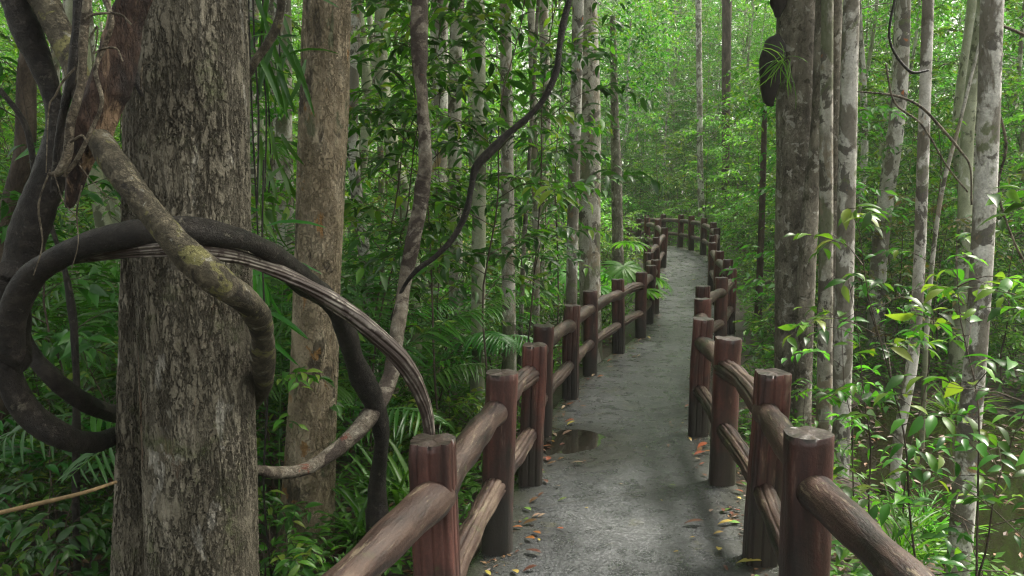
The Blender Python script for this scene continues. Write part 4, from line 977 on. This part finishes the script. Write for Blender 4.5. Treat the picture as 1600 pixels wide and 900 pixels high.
# ground cover and leaf litter
def cover():
    rng = np.random.default_rng(12); parts = []
    for (n, x0, x1, d0, d1, L) in ((5200, -250, 1850, 4.0, 13, .085), (6500, -300, 1900, 13, 34, .13)):
        d = np.sqrt(rng.uniform(d0 ** 2, d1 ** 2, n)); x = rng.uniform(x0, x1, n); X = (x - 800) / F * d
        P0 = np.column_stack([X, d, gzi(X, d)]); keep = np.array([pathdist(a, b) > .16 for a, b in P0[:, :2]])
        keep &= (N1(P0, .9) > -.35) & ~((P0[:, 2] < -.56))
        P0 = P0[keep]; m = 8; n_ = len(P0)
        a = rng.uniform(0, 6.283, (n_, m)); hgt = rng.uniform(.02, .32, (n_, m)) * (1 if L < .1 else 1.5)
        P = np.repeat(P0[:, None], m, 1) + np.stack([np.cos(a) * .07, np.sin(a) * .07, hgt], -1)
        D = np.stack([np.cos(a), np.sin(a), rng.uniform(-.5, .5, (n_, m))], -1)
        s = rng.uniform(.6, 1.3, (n_ * m)) * L
        parts.append(leaves(P.reshape(-1, 3), D.reshape(-1, 3), rng.normal(size=(n_ * m, 3)) * .35 + [0, 0, 1], s, s * .42))
    n = 3600; i = (rng.uniform(.05, .85, n) * NPTH).astype(int); sg = rng.choice([-1, 1], n); off = .2 + 1.5 * rng.uniform(size=n) ** 1.3
    aa = eR[i] - eL[i]; hw = np.linalg.norm(aa[:, :2], axis=1)[:, None]; aa = aa / hw; Q0 = (eL[i] + eR[i]) / 2 + aa * sg[:, None] * (hw / 2 + off[:, None])
    X, d = Q0[:, 0], Q0[:, 1]; P0 = np.column_stack([X, d, gzi(X, d)]); kp = np.array([pathdist(a, b) > .17 for a, b in P0[:, :2]]); P0 = P0[kp]; off = off[kp]; n_ = len(P0); m = 7
    a = rng.uniform(0, 6.283, (n_, m)); P = np.repeat(P0[:, None], m, 1) + np.stack([np.cos(a) * .05, np.sin(a) * .05, rng.uniform(.02, .2, (n_, m)) * (.5 + off[:, None])], -1)
    D = np.stack([np.cos(a), np.sin(a), rng.uniform(-.4, .7, (n_, m))], -1); s = rng.uniform(.6, 1.3, n_ * m) * .085
    parts.append(leaves(P.reshape(-1, 3), D.reshape(-1, 3), rng.normal(size=(n_ * m, 3)) * .35 + [0, 0, 1], s, s * .4))
    return mesh('ground_cover', *join(parts), M['leaf_bright'], smooth=False)
tag(link('ground_cover', cover()), 'low green ground cover over the forest floor', 'ground cover', kind='stuff')
def litter():
    rng = np.random.default_rng(13); n = 16000
    d = np.sqrt(rng.uniform(2.2 ** 2, 13 ** 2, n)); x = rng.uniform(-300, 1850, n); X = (x - 800) / F * d
    keep = np.array([pathdist(a, b) > .15 for a, b in zip(X, d)]); X, d = X[keep], d[keep]; n = len(X)
    Z = gzi(X, d); P = np.column_stack([X, d, np.maximum(Z, -.6) + rng.uniform(.004, .03, n)])
    keep = (Z > -.6) | (rng.uniform(size=n) < .25); P = P[keep]; n = len(P)
    a = rng.uniform(0, 6.283, n); D = np.column_stack([np.cos(a), np.sin(a), rng.normal(size=n) * .15])
    s = rng.uniform(.05, .13, n)
    return mesh('leaf_litter', *leaves(P, D, rng.normal(size=(n, 3)) * .25 + [0, 0, 1], s, s * .42), M['litter'], smooth=False)
tag(link('leaf_litter', litter()), 'brown fallen leaves covering the forest floor', 'leaf litter', kind='stuff')

# fallen leaves on the walkway, one object each
lm_ = {}
for nm, cols in (('orange', [(.32, .11, .03), (.2, .07, .025)]), ('brown', [(.14, .07, .035), (.07, .035, .02)]), ('yellow', [(.45, .34, .06), (.35, .28, .08)]), ('pale', [(.32, .25, .17), (.25, .17, .11)]), ('green', [(.12, .2, .04), (.09, .17, .03)])):
    M['fl_' + nm] = leaf_mat('fallen_' + nm, cols, .35, .05, (1.2, 1.1, .8))
    tv = leaves(np.zeros((1, 3)), np.array([[0, 1., 0]]), np.array([[0, 0, 1.]]), .1, .042, 'leaf')
    V = tv[0]; V[:, 1] -= .05; V[:, 2] += .024 - V[:, 0] ** 2 * 14
    lm_[nm] = mesh('fallen_leaf', V, tv[1], M['fl_' + nm])
def fallen(x, y, col, s=1.0, rz=0):
    o_ = Vector((0, 0, CZ)); q = Vector(at(x, y, 3.0)) - o_
    hit = pbvh.ray_cast(o_, q.normalized())
    if hit[0] is None: return
    p = hit[0]; z = p[2]
    o = link('fallen_leaf', lm_[col], None, (p[0], p[1], z + .003), (random.Random(int(x)).uniform(-.15, .15), random.Random(int(y)).uniform(-.1, .2), rz + random.Random(int(x * y)).uniform(-.9, .9)), s * 1.05)
    tag(o, f'{col} fallen leaf lying on the wet walkway', 'leaf', f'{col} fallen leaves on the walkway')
for x, y, c, s, rz in [(890, 660, 'orange', .9, 1.4), (893, 664, 'yellow', 1.0, 1.5), (886, 680, 'pale', 1.1, 1.6), (890, 634, 'orange', .8, 1.9), (860, 694, 'orange', 1, .5), (853, 701, 'orange', .9, 1.0), (878, 697, 'brown', .7, 2),
                       (857, 720, 'orange', 1, .3), (862, 727, 'brown', .8, 1.6), (876, 719, 'brown', .6, 1.5), (902, 727, 'pale', 1.0, 1.2), (879, 783, 'green', .6, 1.3), (845, 775, 'brown', .5, 2.6), (834, 785, 'brown', .8, 1.4),
                       (828, 820, 'brown', .9, 1.5), (838, 808, 'pale', .6, 1.4), (846, 808, 'pale', .5, 1.9), (875, 828, 'orange', .45, .8), (838, 836, 'orange', .7, 1.6), (828, 845, 'orange', .8, 1.0), (842, 845, 'yellow', .3, 1.0),
                       (832, 867, 'brown', 1.0, 1.6), (828, 893, 'brown', .8, 1.2), (1056, 864, 'yellow', .3, 1.0), (1081, 842, 'yellow', .35, 2), (1123, 862, 'yellow', .8, .2), (1122, 836, 'yellow', .6, 1.0), (1133, 821, 'yellow', .9, 2.2),
                       (1150, 818, 'brown', .6, 1.7), (1130, 800, 'brown', .7, .4), (1084, 822, 'brown', 1.2, 1.3), (1151, 800, 'orange', .5, 1.0), (1154, 780, 'yellow', .4, 1.4), (1152, 771, 'orange', .8, 1.5), (1170, 885, 'yellow', 1.3, 2.0),
                       (1097, 700, 'orange', 1.2, 1.6), (1092, 712, 'orange', 1.0, 1.8), (1104, 709, 'orange', .8, 1.3), (1097, 727, 'orange', .5, 1.5), (1099, 682, 'orange', .9, 1.6), (1074, 637, 'orange', .9, 1.5), (1088, 733, 'brown', .4, .6),
                       (1050, 761, 'green', .6, 1.6), (1033, 783, 'yellow', .25, 1), (916, 795, 'yellow', .25, 1), (910, 637, 'orange', .7, 1.5), (928, 586, 'orange', 1, 1.4), (938, 590, 'orange', .8, 1.8), (987, 549, 'orange', 1.3, 1.5),
                       (953, 565, 'orange', .9, 1.4), (962, 564, 'orange', .9, 1.9), (991, 559, 'brown', .7, 1.6), (998, 557, 'pale', .6, 1.4), (1000, 533, 'pale', 1.0, 1.5), (1016, 525, 'yellow', .7, 1), (1033, 467, 'orange', 1.1, 1.5), (1028, 496, 'orange', 1.3, 1.4),
                       (1040, 440, 'pale', .9, 1.3), (1074, 391, 'pale', 1, 1), (1084, 438, 'yellow', .8, 1), (1022, 420, 'orange', .8, 1.4), (1053, 400, 'brown', .6, 1.6), (990, 705, 'brown', .3, 1.6), (1058, 678, 'brown', .5, 1.4), (1000, 690, 'brown', .3, .4),
                       (852, 755, 'brown', .8, .9), (846, 742, 'green', .8, .7), (870, 762, 'pale', .5, .7), (912, 722, 'brown', .5, 1.1), (970, 757, 'pale', .2, 1), (1010, 700, 'yellow', .25, 0)]:
    fallen(x, y, c, s, rz)

rf = np.random.default_rng(321)
for k in range(230):        # many more along both edges of the walkway
    i = int(50 + 420 * rf.uniform() ** 1.4); u = rf.choice([-1, 1]) * (1 - abs(rf.normal()) * .15)
    q = (eL[i] + eR[i]) / 2 + (eR[i] - eL[i]) / 2 * u
    h = pbvh.ray_cast(Vector((q[0], q[1], 4)), Vector((0, 0, -1)))[0]
    if h is None or q[1] < 2.3: continue
    col = ['orange', 'brown', 'brown', 'brown', 'pale', 'yellow', 'green'][rf.integers(7)]
    o = link('fallen_leaf', lm_[col], None, (h[0], h[1], h[2] + .003), (rf.normal() * .12, rf.normal() * .12, rf.uniform(0, 6.28)), rf.uniform(.25, .85))
    tag(o, f'{col} fallen leaf lying on the wet walkway', 'leaf', f'{col} fallen leaves on the walkway')

def crumbs():
    rng = np.random.default_rng(44); n = 4200; i = (40 + 560 * rng.uniform(size=n) ** 1.3).astype(int); sg = rng.choice([-1, 1], n)
    u = sg * (1.04 - np.abs(rng.normal(size=n)) * .09); Q = (eL[i] + eR[i]) / 2 + (eR[i] - eL[i]) / 2 * u[:, None] + rng.normal(size=(n, 3)) * [.02, .05, 0]
    P = []
    for q in Q:
        h = pbvh.ray_cast(Vector((q[0], q[1], 4)), Vector((0, 0, -1)))[0]
        if h is not None: P.append((h[0], h[1], h[2] + .003))
    P = np.array(P); keep = N2(P, 2.2) > -.5; P = P[keep]; n = len(P); a = rng.uniform(0, 6.283, n)
    D = np.column_stack([np.cos(a), np.sin(a), np.abs(rng.normal(size=n)) * .12]); L = rng.uniform(.008, .035, n)
    L = np.where(rng.uniform(size=n) < .12, L * 2.6, L); W = np.where(L > .05, .004, L * .45)
    return mesh('leaf_crumbs', *leaves(P, D, rng.normal(size=(n, 3)) * .2 + [0, 0, 1], L, W), M['litter'], smooth=False)
tag(link('leaf_crumbs', crumbs()), 'brown crumbs of rotten leaves and twigs along the walkway edges', 'leaf litter', kind='stuff')

# ------------------------------------------------------------------ humid air
HAZE = .0009
def haze():
    x0, x1, y0, y1, z0, z1 = -125, 128, -8, 215, -3, 29
    V = [(x, y, z) for z in (z0, z1) for y in (y0, y1) for x in (x0, x1)]
    Q = [(0, 2, 3, 1), (4, 5, 7, 6), (0, 1, 5, 4), (2, 6, 7, 3), (0, 4, 6, 2), (1, 3, 7, 5)]
    m = bpy.data.materials.new('haze'); m.use_nodes = True; t = m.node_tree; t.nodes.clear()
    o = t.nodes.new('ShaderNodeOutputMaterial'); p = t.nodes.new('ShaderNodeVolumePrincipled')
    p.inputs['Color'].default_value = (.93, .97, .93, 1); p.inputs['Density'].default_value = HAZE; p.inputs['Anisotropy'].default_value = .2
    t.links.new(p.outputs[0], o.inputs['Volume'])
    tag(link('haze', mesh('haze', V, [np.array(Q)], m, smooth=False)), 'thin pale humid air between the trees', 'haze', kind='stuff')
haze()
SC.cycles.volume_bounces = 0
